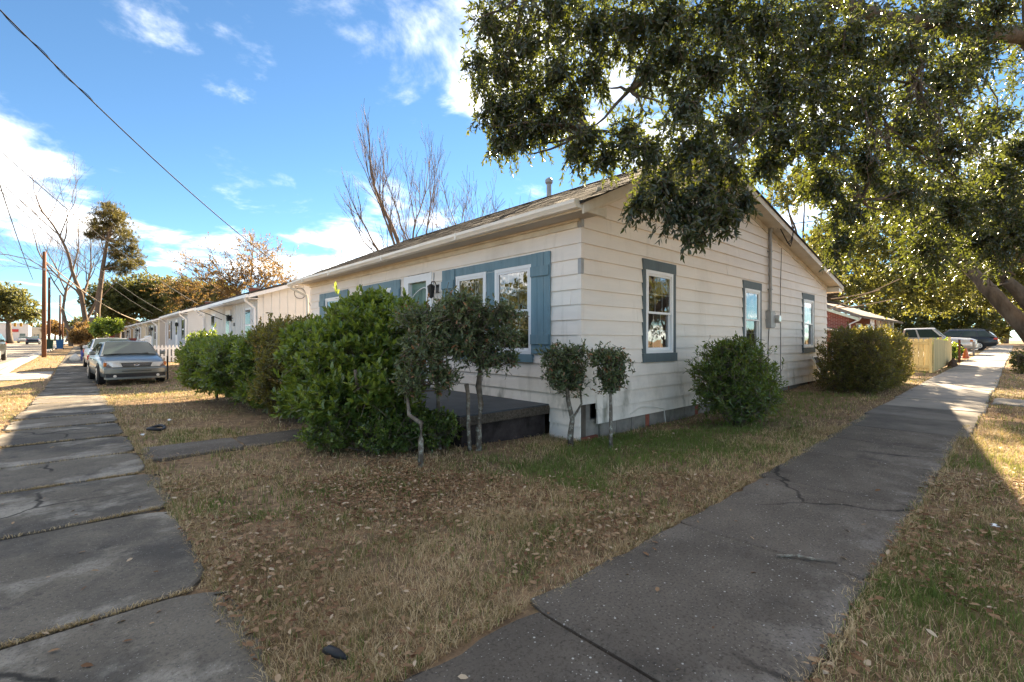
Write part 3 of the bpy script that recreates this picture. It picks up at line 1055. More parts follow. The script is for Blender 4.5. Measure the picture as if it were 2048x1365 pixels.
front_wall = MB().box(WALL_X - .004, WALL_X + .03, WALL_Y + .03, WALL_Y + .06, 0.4, 2.9).build('front_wall', M['soffit'], house)
gable_wall = MB().box(WALL_X + .03, WALL_X + .06, WALL_Y + .03, WALL_Y + .06, 0.4, 2.9).build('gable_wall', M['soffit'], house)
T0, T1 = 0.031, 0.007
for k in range(-1, 13):
    z0 = C0 + CH * k
    z1 = z0 + CH + .016
    end = FAR_Y
    start = WALL_Y
    lowend = 4.66 if z1 < 0.40 else FAR_Y
    joints = sorted([WALL_Y] + [WALL_Y + ((k * 1.37) % 3.6) + 3.6 * j for j in range(3)] + [lowend])
    joints = [j for j in joints if WALL_Y <= j <= lowend]
    for a, b in zip(joints[:-1], joints[1:]):
        if b - a < .1:
            continue
        for s, e in cut(a + .001, b - .001, z0, z1, front_open):
            zz0 = max(z0, 0.365) if s > 4.6 else z0
            if zz0 > z1 - .05:
                continue
            mb = MB()
            xs = WALL_X
            dj = rng.normal(0, .0012)
            mb.add([(xs - T0 + dj, s, zz0), (xs - T0 + dj, e, zz0 + rng.normal(0, .001)), (xs - T1, e, z1), (xs - T1, s, z1), (xs + .003, s, zz0), (xs + .003, e, zz0), (xs + .003, e, z1), (xs + .003, s, z1)],
                   [(0, 3, 2, 1), (4, 5, 6, 7), (0, 1, 5, 4), (1, 2, 6, 5), (2, 3, 7, 6), (3, 0, 4, 7)])
            mb.build('siding_board', M['siding'], front_wall)
for k in range(0, 24):
    z0 = C0 + CH * k
    z1 = z0 + CH + .016
    l0, r0 = gable_span(z0)
    l1, r1 = gable_span(z1)
    if r0 - l0 < .25:
        break
    if r1 < l1:
        l1 = r1 = (l1 + r1) / 2
    if k < 2:
        l0 = l1 = 5.40 - .02 * k
    joints = [l0] + sorted(l0 + ((k * 2.13 + 1.1) % 3.66) + 3.66 * j for j in range(4)) + [r0]
    joints = [j for j in joints if l0 <= j <= r0]
    for a, b in zip(joints[:-1], joints[1:]):
        if b - a < .1:
            continue
        for s, e in cut(a + .001, b - .001, z0, z1, gable_open):
            ta = l1 if s <= l0 + .002 else s
            tb = r1 if e >= r0 - .002 else e
            ta, tb = max(s, min(ta, e)), min(e, max(tb, s))
            mb = MB()
            yy = WALL_Y
            dj = rng.normal(0, .0012)
            zb_ = max(z0, gzf((s + e) / 2, WALL_Y) - .1)
            mb.add([(s, yy - T0 + dj, z0), (e, yy - T0 + dj, z0 + rng.normal(0, .001)), (tb, yy - T1, z1), (ta, yy - T1, z1), (s, yy + .003, z0), (e, yy + .003, z0), (tb, yy + .003, z1), (ta, yy + .003, z1)],
                   [(0, 1, 2, 3), (7, 6, 5, 4), (0, 4, 5, 1), (1, 5, 6, 2), (2, 6, 7, 3), (3, 7, 4, 0)])
            mb.build('siding_board', M['siding'], gable_wall)
for k in range(0, 13):
    z0 = C0 + CH * k
    if k < 2:
        continue
    g = .036 if k not in (10,) else .031
    MB().box(WALL_X - g, WALL_X + .028, WALL_Y - g, WALL_Y + .028, z0 - .002, z0 + CH - .008).build('corner_cap', M['siding'] if k != 10 else M['metal'], house)
MB().box(WALL_X - .034, WALL_X + .028, WALL_Y - .036, WALL_Y + .03, 2.848, 2.965).build('corner_cap', M['metal'], house)

# shell behind: rear walls, floor, ceiling of the dim rooms
mb = MB()
mb.box(FAR_X - .1, FAR_X, WALL_Y + .03, FAR_Y, -.2, 3.0).box(WALL_X + .05, FAR_X - .1, FAR_Y - .1, FAR_Y, -.2, 3.0)
mb.build('rear_wall', M['siding'], house)
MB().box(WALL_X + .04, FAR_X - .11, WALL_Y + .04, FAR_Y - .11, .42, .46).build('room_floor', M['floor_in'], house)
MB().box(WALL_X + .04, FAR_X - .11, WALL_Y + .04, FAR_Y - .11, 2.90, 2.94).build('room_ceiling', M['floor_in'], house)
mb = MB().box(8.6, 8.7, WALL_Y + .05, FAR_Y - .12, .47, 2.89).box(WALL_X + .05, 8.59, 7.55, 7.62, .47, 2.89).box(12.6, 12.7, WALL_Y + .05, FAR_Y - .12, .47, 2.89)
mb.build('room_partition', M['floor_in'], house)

# foundation of painted blocks and brick piers
found = MB().box(WALL_X + .10, FAR_X - .05, WALL_Y + .06, WALL_Y + .18, -.3, .16).build('foundation', M['block'], house)
xb = 5.52
i = 0
while xb < FAR_X - .3:
    wdt = .40 if i % 5 != 3 else .12
    MB().box(xb, min(xb + wdt - .012, FAR_X), WALL_Y + .012 + rng.uniform(0, .01), WALL_Y + .12, -.28, C0 + .03).build('brick' if wdt < .2 else 'block', M['brick'] if wdt < .2 else M['block'], found)
    xb += wdt
    i += 1
for r_ in range(3):
    for c_ in range(2):
        MB().box(5.06 + c_ * .205, 5.255 + c_ * .205, WALL_Y + .02 + .01 * (r_ % 2), WALL_Y + .16, -.27 + r_ * .07, -.207 + r_ * .07).build('brick', M['brick'], found)
MB().box(5.10, 5.22, WALL_Y + .05, WALL_Y + .15, -.06, .50).build('corner_post', M['bark'], found)
MB().box(5.25, 5.34, WALL_Y + .07, WALL_Y + .16, -.06, .50).build('corner_post', M['block'], found)
MB().box(5.06, 5.50, WALL_Y + .16, WALL_Y + .20, -.3, .52).build('cavity_shade', M['plastic'], found)  # near-black sheet standing in for the shade inside the open corner cavity
MB().box(5.04, 5.40, WALL_Y - .012, WALL_Y + .01, 0.40, 0.535).build('patch_board', M['siding'], gable_wall)


def wallbox(side, a0, a1, b0, b1, z0, z1, mb=None):
    """box on a wall: a along the wall, b outwards from it"""
    mb = mb or MB()
    if side == 'front':
        return mb.box(WALL_X - b1, WALL_X - b0, a0, a1, z0, z1)
    return mb.box(a0, a1, WALL_Y - b1, WALL_Y - b0, z0, z1)


def frame_box(side, a0, a1, z0, z1, t, b0, b1):
    mb = MB()
    wallbox(side, a0, a1, b0, b1, z0, z0 + t, mb)
    wallbox(side, a0, a1, b0, b1, z1 - t, z1, mb)
    wallbox(side, a0, a0 + t, b0, b1, z0 + t, z1 - t, mb)
    wallbox(side, a1 - t, a1, b0, b1, z0 + t, z1 - t, mb)
    return mb


def pane_quad(side, a0, a1, z0, z1, b):
    if side == 'front':
        return MB().add([(WALL_X - b, a0, z0), (WALL_X - b, a0, z1), (WALL_X - b, a1, z1), (WALL_X - b, a1, z0)], [(0, 1, 2, 3)])
    return MB().add([(a0, WALL_Y - b, z0), (a1, WALL_Y - b, z0), (a1, WALL_Y - b, z1), (a0, WALL_Y - b, z1)], [(0, 1, 2, 3)])


def window(side, a0, a1, z0, z1, grid=True, inside=None):
    w = frame_box(side, a0, a1, z0, z1, .055, -.06, .042).build('window', M['white'], house)
    zm = (z0 + z1) / 2 - .01
    for (q0, q1, b) in ((zm - .02, z1 - .055, .016), (z0 + .055, zm + .02, -.016)):
        frame_box(side, a0 + .056, a1 - .056, q0, q1, .036, b - .014, b + .014).build('sash', M['white'], w)
        pane_quad(side, a0 + .09, a1 - .09, q0 + .034, q1 - .034, b).build('pane', M['glass'], w)
        if grid:
            n = 3
            for i in range(1, n):
                c = a0 + .09 + (a1 - a0 - .18) * i / n
                wallbox(side, c - .008, c + .008, b - .013, b - .004, q0 + .034, q1 - .034).build('muntin', M['white'], w)
            zc = (q0 + q1) / 2
            wallbox(side, a0 + .09, a1 - .09, b - .0145, b - .0035, zc - .008, zc + .008).build('muntin', M['white'], w)
    if inside == 'screen':
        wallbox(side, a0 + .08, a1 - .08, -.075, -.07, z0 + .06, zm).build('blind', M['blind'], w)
    elif inside == 'curtain':
        mb = MB()
        n = 14
        for i in range(n):
            u0 = a0 + .08 + (a1 - a0 - .16) * .55 * i / n
            wallbox(side, u0, u0 + (a1 - a0) * .03, -.16 - .02 * (i % 2), -.13 - .02 * (i % 2), z0 + .1 + .05 * i / n, z1 - .1, mb)
        mb.build('curtain', M['curtain'], w)
    elif inside == 'blinds':
        for i in range(22):
            zb = z0 + .1 + i * (z1 - z0 - .2) / 22
            wallbox(side, a0 + .10, a1 - .10, -.13, -.10, zb, zb + .006).build('slat', M['curtain'], w)
    return w


def casing(side, a0, a1, z0, z1, wa0, wa1, wz0, wz1, m):
    wallbox(side, a0, a1, -.01, .040, wz1 + .002, z1).build('casing', m, house, bevel=.003)
    wallbox(side, a0 + .004, wa0 - .002, -.01, .034, wz0, wz1).build('casing', m, house)
    wallbox(side, wa1 + .002, a1 - .004, -.01, .034, wz0, wz1).build('casing', m, house)
    wallbox(side, a0 - .005, a1 + .005, -.01, .058, z0, wz0 - .002).build('sill', m, house, bevel=.004)


for (a0, a1, ins) in ((6.65, 7.51, 'screen'), (10.63, 11.50, 'screen'), (14.72, 15.62, 'curtain')):
    window('gable', a0, a1, 1.08, 2.43, True, ins)
    casing('gable', a0 - .09, a1 + .11, 0.935, 2.60, a0, a1, 1.08, 2.43, M['slate'])


def shutter(a0, a1, z0, z1, flip=False):
    s = wallbox('front', a0 + .02, a1 - .02, .022, .030, z0 + .02, z1 - .02).build('shutter', M['blue'], house)
    n = 3
    for i in range(n):
        p0, p1 = a0 + (a1 - a0) * i / n, a0 + (a1 - a0) * (i + 1) / n
        wallbox('front', p0 + .003, p1 - .003, .031, .052, z0 + rng.uniform(0, .008), z1 - rng.uniform(0, .006)).build('plank', M['blue'], s, bevel=.003)
    for zc in (z0 + .22, z1 - .28):
        wallbox('front', a0 + .015, a1 - .005, .053, .074, zc - .075, zc + .075).build('batten', M['blue'], s, bevel=.003)


window('front', 5.02, 5.87, 1.08, 2.45, True, 'screen')
window('front', 6.10, 6.96, 1.08, 2.45, True, 'curtain')
wallbox('front', 5.02, 6.975, -.01, .040, 2.453, 2.597).build('casing', M['blue'], house, bevel=.003)
wallbox('front', 5.875, 6.095, -.01, .032, 1.08, 2.451).build('mullion', M['blue'], house)
wallbox('front', 4.98, 7.02, -.01, .062, .955, 1.077).build('sill', M['blue'], house, bevel=.004)
shutter(4.62, 5.015, 1.085, 2.60)
shutter(6.985, 7.39, 1.085, 2.60)
for (a0, a1, s0, s1) in ((9.38, 10.40, 8.98, 10.80), (12.08, 13.18, 11.67, 13.59)):
    window('front', a0, a1, 1.08, 2.45, True, 'blinds')
    wallbox('front', a0 - .02, a1 + .02, -.01, .040, 2.453, 2.60).build('casing', M['blue'], house)
    wallbox('front', a0 - .03, a1 + .03, -.01, .062, .955, 1.077).build('sill', M['blue'], house)
    shutter(s0, a0 - .005, 1.085, 2.60)
    shutter(a1 + .005, s1, 1.085, 2.60)
# front door in a white frame, with a storm door closer arc of trim
dr = wallbox('front', 7.98, 8.65, -.10, -.055, .47, 2.47).build('door', M['green_door'], house)
for (p0, p1, q0, q1) in ((8.06, 8.29, 1.55, 2.36), (8.34, 8.57, 1.55, 2.36), (8.06, 8.29, .6, 1.42), (8.34, 8.57, .6, 1.42)):
    frame_box('front', p0, p1, q0, q1, .02, -.056, -.046).build('panel_moulding', M['green_door'], dr)
MB().tube([(WALL_X + .03, 8.60, 1.45), (WALL_X + .01, 8.60, 1.47), (WALL_X + .03, 8.60, 1.50)], .012, 6).build('handle', M['metal'], dr)
arc = [(WALL_X - .012, 8.63 - .62 * math.sin(t), 1.9 + .53 * math.cos(t) * .2 + .42 * math.sin(t) ** .5 - 0.0) for t in np.linspace(0.0, 1.5, 10)]
MB().tube(arc, .012, 5).build('trim_arc', M['white'], dr)
fr = MB()
for (a0, a1, z0, z1) in ((7.78, 7.97, .40, 2.62), (8.66, 8.84, .40, 2.62), (7.97, 8.66, 2.475, 2.62)):
    wallbox('front', a0, a1, -.11, .036, z0, z1, fr)
fr.build('door_frame', M['white'], house)
lamp = wallbox('front', 7.53, 7.63, .02, .035, 2.20, 2.36).build('wall_lamp', M['black'], house)
MB().tube([(WALL_X - .03, 7.58, 2.30), (WALL_X - .09, 7.58, 2.42), (WALL_X - .16, 7.58, 2.40), (WALL_X - .17, 7.58, 2.33)], .010, 6).build('arm', M['black'], lamp)
MB().tube([(WALL_X - .17, 7.58, 2.36), (WALL_X - .17, 7.58, 2.32), (WALL_X - .17, 7.58, 2.12), (WALL_X - .17, 7.58, 2.09)], [.02, .075, .05, .015], 8).build('lantern', M['black'], lamp)
MB().tube([(WALL_X - .03, 7.70, 2.60), (WALL_X - .035, 7.70, 2.30), (WALL_X - .03, 7.71, .6)], .010, 5).build('door_conduit', M['metal'], house)

# eave, frieze, soffit, gutter
MB().box(WALL_X - .045, WALL_X - .006, WALL_Y + .03, FAR_Y, 2.850, 2.925).build('frieze_board', M['trim'], house)
MB().box(WALL_X - .075, WALL_X - .008, WALL_Y - .02, FAR_Y + .2, 2.927, 2.957).build('crown_strip', M['trim'], house)
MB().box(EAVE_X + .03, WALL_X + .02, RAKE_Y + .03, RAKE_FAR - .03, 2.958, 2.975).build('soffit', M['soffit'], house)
MB().box(EAVE_X, EAVE_X + .025, RAKE_Y + .02, RAKE_FAR - .02, 2.945, 3.085).build('fascia', M['trim'], house)
gut = None
secs = [3.76, 6.3, 8.9, 11.7, 13.6, 14.9]
drop = [0.0, -.012, -.03, -.045, -.03, -.075]
for i in range(5):
    a, b = secs[i], secs[i + 1]
    prof = [(0, 0.0), (-.095, .0), (-.105, .02), (-.13, .055), (-.13, .10), (-.118, .10), (-.118, .06), (-.095, .022), (-.085, .012), (-.012, .012), (-.012, .105), (0, .105)]
    mb = MB()
    n = len(prof)
    x0 = EAVE_X - .002
    va = [(x0 + p[0], a + .002, 2.965 + p[1] + drop[i]) for p in prof]
    vb = [(x0 + p[0], b - .002, 2.965 + p[1] + drop[i + 1]) for p in prof]
    mb.add(va + vb, [(j, n + j, n + (j + 1) % n, (j + 1) % n) for j in range(n)])
    if i == 0:
        mb.add([(x0, a, 2.965), (x0 - .095, a, 2.965), (x0 - .13, a, 3.02), (x0 - .13, a, 3.065), (x0, a, 3.07)], [(0, 1, 2, 3, 4)])
    g_ = mb.build('gutter', M['gutter'], house)
    if i:
        MB().box(x0 - .136, x0 + .004, a - .022, a + .022, 2.958 + drop[i], 3.068 + drop[i]).build('gutter_joint', M['gutter'], g_)
MB().tube([(EAVE_X - .07, 14.72, 2.90), (EAVE_X - .06, 14.72, 2.84), (WALL_X - .08, 14.52, 2.62), (WALL_X - .07, 14.50, 2.50), (WALL_X - .07, 14.50, .1)], .042, 8).build('downspout', M['gutter'], house)

# roof: deck, rake boards, soffits, shingles
for (nm, xa, za, xb_, zb_) in (('roof_slope', EAVE_X - .03, EAVE_Z - .014, RIDGE_X, RIDGE_Z), ('roof_slope', REAR_X + .04, REAR_Z - .01, RIDGE_X, RIDGE_Z)):
    mb = MB()
    mb.prism([(xa, za - .03), (xb_, zb_ - .03), (xb_, zb_), (xa, za)] if xa < xb_ else [(xa, za), (xb_, zb_), (xb_, zb_ - .03), (xa, za - .03)], 1, RAKE_Y - .03, RAKE_FAR + .03)
    mb.build(nm, M['roofing'], house)
for yk, sgn in ((RAKE_Y, 1), (RAKE_FAR - .03, 1)):
    for (xa, za, xb_, zb_) in ((EAVE_X, EAVE_Z, RIDGE_X, RIDGE_Z), (RIDGE_X, RIDGE_Z, REAR_X, REAR_Z)):
        MB().prism([(xa, za - .165), (xb_, zb_ - .165), (xb_, zb_ - .032), (xa, za - .032)], 1, yk, yk + .025).build('rake_board', M['trim'], house)
for (xa, za, xb_, zb_) in ((EAVE_X + .06, roof_z(EAVE_X + .06), RIDGE_X, RIDGE_Z), (RIDGE_X, RIDGE_Z, REAR_X - .05, roof_z(REAR_X - .05))):
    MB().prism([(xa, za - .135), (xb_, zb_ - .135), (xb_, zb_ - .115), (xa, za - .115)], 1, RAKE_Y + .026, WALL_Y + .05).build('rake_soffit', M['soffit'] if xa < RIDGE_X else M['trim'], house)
for (xa, xb_) in ((WALL_X - .02, RIDGE_X), (RIDGE_X, FAR_X + .02)):
    za, zb_ = roof_z(xa), roof_z(xb_)
    MB().prism([(xa, za - .255), (xb_, zb_ - .255), (xb_, zb_ - .136), (xa, za - .136)], 1, WALL_Y - .042, WALL_Y - .012).build('gable_frieze', M['trim'], house)
MB().prism([(EAVE_X + .04, 2.94), (WALL_X + .12, 2.94), (WALL_X + .12, 3.07), (EAVE_X + .30, 3.02), (EAVE_X + .04, 2.98)], 1, RAKE_Y + .028, RAKE_Y + .06).build('cornice_return', M['trim'], house)
MB().prism([(FAR_X - .02, 2.78), (REAR_X - .06, 2.78), (REAR_X - .06, 2.86), (FAR_X - .02, 2.93)], 1, RAKE_Y + .03, WALL_Y + .3).build('cornice_return', M['gutter'], house)
slope_len = math.hypot(RIDGE_X - EAVE_X, RIDGE_Z - EAVE_Z) + .04
ux, uz = (RIDGE_X - EAVE_X) / (slope_len - .04), (RIDGE_Z - EAVE_Z) / (slope_len - .04)
sroot = [c for c in house.children if c.name.startswith('roof_slope')][0]
sm = MB().box(0, .17, .003, .302, 0, .007)
sme = bpy.data.meshes.new('shingle')
sme.from_pydata(sm.v, [], sm.f)
sme.materials.append(M['shingle'])
rest = MB()
cnt = 0
rot = Matrix(((ux, 0, -uz), (0, 1, 0), (uz, 0, ux)))
for r_ in range(int(slope_len / .14)):
    yy = RAKE_Y - .035 - (.15 if r_ % 2 else 0)
    while yy < RAKE_FAR:
        s0 = r_ * .14 - .045
        p = Vector((EAVE_X + ux * s0 - uz * .004, yy, EAVE_Z + uz * s0 + ux * .004))
        til = rng.normal(.035, .012)
        rr = rot @ Matrix.Rotation(til, 3, 'Y')
        if cnt < 300 and (yy < 6.6):
            m4 = Matrix.Translation(p - Vector(ORG[sroot.name])) @ rr.to_4x4()
            put('shingle', sme, sroot, m4)
            cnt += 1
        else:
            rest.add([p + rr @ Vector(v) for v in sm.v], sm.f)
        yy += .305
o = rest.build('shingle_field', M['shingle'], sroot)
o['kind'] = 'stuff'
mb = MB()
yy = RAKE_Y - .03
mb.prism([(RIDGE_X - .13, RIDGE_Z - .035), (RIDGE_X, RIDGE_Z + .022), (RIDGE_X + .13, RIDGE_Z - .005), (RIDGE_X, RIDGE_Z + .008)], 1, yy, RAKE_FAR + .03)
mb.build('ridge_cap', M['shingle'], house)

# flue, service mast and meter, cables on the gable
vp = MB().tube([(8.62, 8.0, 4.6), (8.62, 8.0, 5.22)], .062, 12).build('flue', M['metal'], house, smooth=False)
MB().tube([(8.62, 8.0, 5.20), (8.62, 8.0, 5.24), (8.62, 8.0, 5.31), (8.62, 8.0, 5.36)], [.065, .098, .098, .05], 12).build('flue_cap', M['metal'], vp)
mast = MB().tube([(12.05, WALL_Y - .07, 1.95), (12.05, WALL_Y - .07, 3.88)], .036, 10).build('service_mast', M['metal'], house)
MB().tube([(12.05, WALL_Y - .07, 3.86), (12.06, WALL_Y - .08, 3.98), (12.10, WALL_Y - .16, 4.03), (12.14, WALL_Y - .24, 3.97)], [.05, .075, .075, .06], 10).build('weatherhead', M['metal'], mast)
for zc in (2.5, 3.4):
    MB().box(12.0, 12.1, WALL_Y - .11, WALL_Y - .02, zc - .012, zc + .012).build('strap', M['metal'], mast)
for q in range(3):
    pts = [(12.14, WALL_Y - .24, 3.97), (12.22 + .12 * q, WALL_Y - .30, 3.80 - .06 * q), (12.42 + .10 * q, WALL_Y - .33, 3.62 - .03 * q), (12.60 + .05 * q, WALL_Y - .35, 3.72), (12.66, WALL_Y - .38, 3.92), (12.6, WALL_Y - .42, 4.12)]
    MB().tube(pts, .011, 5).build('cable', M['wire'], mast)
meter = MB().box(11.90, 12.16, WALL_Y - .14, WALL_Y - .02, 1.58, 1.98).build('meter_box', M['metal'], house, bevel=.01)
MB().tube([(12.30, WALL_Y - .04, 1.80), (12.30, WALL_Y - .20, 1.80), (12.30, WALL_Y - .21, 1.80)], [.10, .10, .07], 14).build('meter_dial', M['lamp_clear'], meter)
MB().box(12.18, 12.42, WALL_Y - .07, WALL_Y - .02, 1.62, 1.96).build('dial_back', M['metal'], meter)
MB().tube([(12.03, WALL_Y - .05, 1.58), (12.02, WALL_Y - .035, 1.2), (12.04, WALL_Y - .035, .2)], .009, 5).build('cable', M['wire'], meter)
MB().tube([(12.9, WALL_Y - .05, 3.60), (12.86, WALL_Y - .035, 2.6), (12.88, WALL_Y - .035, 1.6), (12.87, WALL_Y - .035, .3)], .007, 5).build('cable', M['wire'], house)
MB().tube([(6.2, WALL_Y - .04, .16), (6.5, WALL_Y - .05, .24), (6.9, WALL_Y - .05, .20), (7.2, WALL_Y - .04, .14), (7.25, WALL_Y - .04, -.1)], .007, 5).build('cable', M['gutter'], house)

# porch slab and step
porch = thing('porch', 'dark painted concrete porch slab in front of the cottage door', 'porch', (4.2, 7.0, 0))
MB().box(3.42, WALL_X - .03, 4.66, 9.6, .345, .362).build('deck_paint', M['porch'], porch)
MB().box(3.40, WALL_X - .03, 4.64, 9.62, .225, .344).build('slab_edge', M['porch_edge'], porch, bevel=.012)
MB().box(3.50, WALL_X - .03, 4.74, 9.5, -.3, .224).build('base_wall', M['porch_wall'], porch)
st = thing('porch_step', 'dark concrete step at the end of the garden path', 'step', (3.1, 6.85, 0))
MB().box(2.62, 3.39, 6.44, 7.24, -.2, .17).build('tread', M['porch'], st, bevel=.015)

# window screen leaning on the wall
scr = thing('window_screen', 'old window screen leaning on the wall beside the clipped hedge', 'screen', (15.6, 3.9, gzf(15.6, 3.9)))
for (u0, u1, v0, v1) in ((0, .03, 0, .85), (.52, .55, 0, .85), (.03, .52, 0, .03), (.03, .52, .82, .85)):
    mb = MB()
    mb.add([(15.25 + u, 3.62 + .42 * v + q * .02, gzf(15.6, 3.8) + .9 * v - q * .01) for q in (0, 1) for u, v in ((u0, v0), (u1, v0), (u1, v1), (u0, v1))],
           [(0, 1, 2, 3), (7, 6, 5, 4), (0, 4, 5, 1), (1, 5, 6, 2), (2, 6, 7, 3), (3, 7, 4, 0)])
    mb.build('frame_bar', M['white'], scr)
MB().add([(15.27, 3.632, gzf(15.6, 3.8)), (15.78, 3.632, gzf(15.6, 3.8)), (15.78, 3.63 + .357, gzf(15.6, 3.8) + .765), (15.27, 3.63 + .357, gzf(15.6, 3.8) + .765)], [(0, 1, 2, 3)]).build('mesh_panel', M['blind'], scr)

# ------------------------------------------------------------------ shrubs
def gnd(p):
    return (p[0], p[1], gzf(p[0], p[1]) - .03)


def shrub(name, label, cat, blobs, n, K, L, W, material, stems, group=None, singles=0, up=.45, shell=(.70, 1.04), tone=.5, spread=(.5, 1.25), span=.12, bark='twig', twl=.22, extra=None, droop=0.0, sd=.22, zmin=.03, rand=.5):
    c = np.mean([b[0][:2] for b in blobs], axis=0) if not stems else np.array(stems[0][0][0][:2])
    root = thing(name, label, cat, (float(c[0]), float(c[1]), gzf(c[0], c[1])), group)
    for pts, rad in stems:
        MB().tube(pts, rad, 8).build('trunk', M[bark], root, smooth=True)
    tips, ax = blob_tips(blobs, n, shell, up, zmin, rand)
    parts_ = [whorls(tips, ax, K, L, W, spread, span, droop, tone, sd)]
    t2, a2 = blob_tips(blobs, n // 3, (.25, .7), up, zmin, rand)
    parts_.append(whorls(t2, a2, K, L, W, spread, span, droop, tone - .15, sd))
    k_ = rng.choice(len(tips), max(6, len(tips) // 22), replace=False)
    st_ = tips[k_] + unit(ax[k_] + np.array([0, 0, .8])) * rng.uniform(.06, .20, (len(k_), 1)) * (L / .08)
    parts_.append(whorls(st_, unit(ax[k_]) + np.array([0, 0, .8]), K + 3, L * .9, W * .9, (.3, 1.1), span * 2.2, droop, min(.9, tone + .22), sd))
    if extra:
        parts_ += extra
    twig_mesh('twigs', np.concatenate([tips, t2]), np.concatenate([ax, a2]), twl, .004, M[bark], root)
    # boughs from the stem ends out to the leaf masses
    mb = MB()
    src = [Vector(s[0][-1]) for s in stems] or [Vector((c[0], c[1], gzf(c[0], c[1])))]
    for i in range(0, len(t2), max(1, len(t2) // 46)):
        p0 = min(src, key=lambda q: (q - Vector(t2[i])).length)
        mb.tube(wobble(p0, t2[i], 4, .25), [.013, .010, .008, .006, .004], 4, cap=False)
    mb.build('boughs', M[bark], root)
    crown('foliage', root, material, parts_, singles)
    return root


def V(px, py, w):
    return tuple(at(px, py, w))


big = [(V(715, 720, 6.15), (.62, .68, .56)), (V(640, 735, 6.6), (.50, .52, .48)), (V(790, 690, 5.95), (.44, .48, .44)), (V(735, 665, 6.3), (.52, .58, .38)), (V(655, 685, 6.9), (.5, .55, .38)),
       (V(700, 800, 5.8), (.48, .5, .36)), (V(775, 775, 5.65), (.42, .45, .40)), (V(832, 665, 6.2), (.34, .38, .32)), (V(640, 795, 6.3), (.4, .42, .33)), (V(700, 628, 6.6), (.30, .34, .2)), (V(800, 625, 6.3), (.3, .3, .2)), (V(745, 612, 6.5), (.3, .3, .2)), (V(610, 680, 7.0), (.3, .35, .25)), (V(590, 800, 6.5), (.25, .28, .25))]
cx, cy = 2.72, 5.7
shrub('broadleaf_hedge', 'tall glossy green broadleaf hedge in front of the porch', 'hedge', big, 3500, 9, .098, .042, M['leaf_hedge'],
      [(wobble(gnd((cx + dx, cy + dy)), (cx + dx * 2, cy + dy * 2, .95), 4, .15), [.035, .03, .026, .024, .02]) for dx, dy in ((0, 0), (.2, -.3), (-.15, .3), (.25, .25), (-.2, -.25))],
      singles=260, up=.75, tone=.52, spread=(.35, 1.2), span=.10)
low = [((2.5 + .28 * i + rng.normal(0, .1), 5.05 - .1 * i + rng.normal(0, .12), .22 + .1 * (i % 2)), (.34, .34, .26)) for i in range(3)] + [((2.2, 5.6, .2), (.33, .4, .22)), ((2.95, 4.95, .14), (.3, .25, .16))]
shrub('low_shrub', 'low dark small-leaved undergrowth at the foot of the tall hedge', 'shrub', low, 1000, 8, .050, .024, M['leaf_hedge'], [], up=.5, tone=.36, span=.07, twl=.15)
bronze = [(V(585, 735, 7.7), (.55, .6, .62)), (V(600, 690, 8.1), (.6, .7, .5)), (V(560, 770, 7.8), (.45, .5, .5)), (V(640, 700, 8.3), (.5, .6, .5)), (V(560, 675, 8.9), (.5, .6, .38))]
shrub('bronze_hedge', 'bronze green hedge between the two glossy hedges', 'hedge', bronze, 2300, 8, .066, .028, M['leaf_bronze'],
      [(wobble(gnd((2.6, 8.1)), (2.6, 8.1, .8), 4, .12), .03), (wobble(gnd((2.9, 8.5)), (2.9, 8.4, .8), 4, .12), .03)], tone=.5)
left = [(V(475, 735, 9.6), (.72, .8, .62)), (V(432, 730, 10.4), (.62, .75, .6)), (V(520, 725, 9.1), (.55, .6, .6)), (V(408, 712, 11.0), (.55, .7, .38)), (V(455, 708, 10.2), (.62, .7, .36)),
        (V(510, 712, 9.5), (.5, .6, .36)), (V(404, 740, 10.6), (.45, .5, .5)), (V(530, 775, 8.7), (.45, .5, .36)), (V(410, 684, 11.6), (.36, .5, .26)), (V(440, 690, 10.8), (.36, .4, .22)), (V(560, 700, 9.2), (.36, .5, .34))]
shrub('rounded_hedge', 'long rounded green hedge beside the lawn where the sedan is parked', 'hedge', left, 3300, 8, .088, .038, M['leaf_hedge'],
      [(wobble(gnd((2.3 + .2 * i, 12.6 - i)), (2.3 + .2 * i, 12.6 - i, .8), 4, .12), .03) for i in range(4)], tone=.50, up=.7, singles=0)

std = 'small standard shrubs with bare stems by the porch'
c1 = [(V(850, 700, 5.05), (.30, .30, .24)), (V(885, 640, 5.3), (.32, .32, .22)), (V(820, 760, 5.0), (.2, .2, .22)), (V(885, 755, 5.2), (.2, .2, .18)), (V(915, 608, 5.5), (.26, .26, .15)), (V(840, 640, 5.4), (.28, .30, .2)), (V(910, 690, 5.3), (.22, .22, .2))]
shrub('standard_shrub', 'grey-green standard shrub with pale crooked stems against the tall hedge', 'shrub', c1, 900, 7, .058, .024, M['leaf_grey'],
      [([(2.59, 4.22, -.06), (2.60, 4.23, .25), (2.63, 4.27, .42), (2.56, 4.40, .50), (2.62, 4.55, .75)], [.030, .028, .027, .022, .014]),
       ([(3.22, 4.80, -.06), (3.20, 4.82, .3), (3.22, 4.84, .55), (3.15, 4.80, .95)], [.026, .024, .021, .016])], std, bark='bark_lichen', tone=.48, up=.3, span=.10, spread=(.4, 1.3), shell=(.3, 1.12), twl=.12, rand=.7)
c2 = [(V(965, 640, 5.65), (.38, .34, .26)), (V(925, 612, 5.8), (.30, .3, .2)), (V(1005, 675, 5.6), (.28, .28, .2)), (V(975, 720, 5.55), (.30, .28, .18)), (V(930, 690, 5.7), (.24, .24, .2)), (V(1010, 625, 5.65), (.2, .22, .14)), (V(1020, 715, 5.55), (.14, .14, .1)), (V(915, 660, 5.8), (.2, .2, .2))]
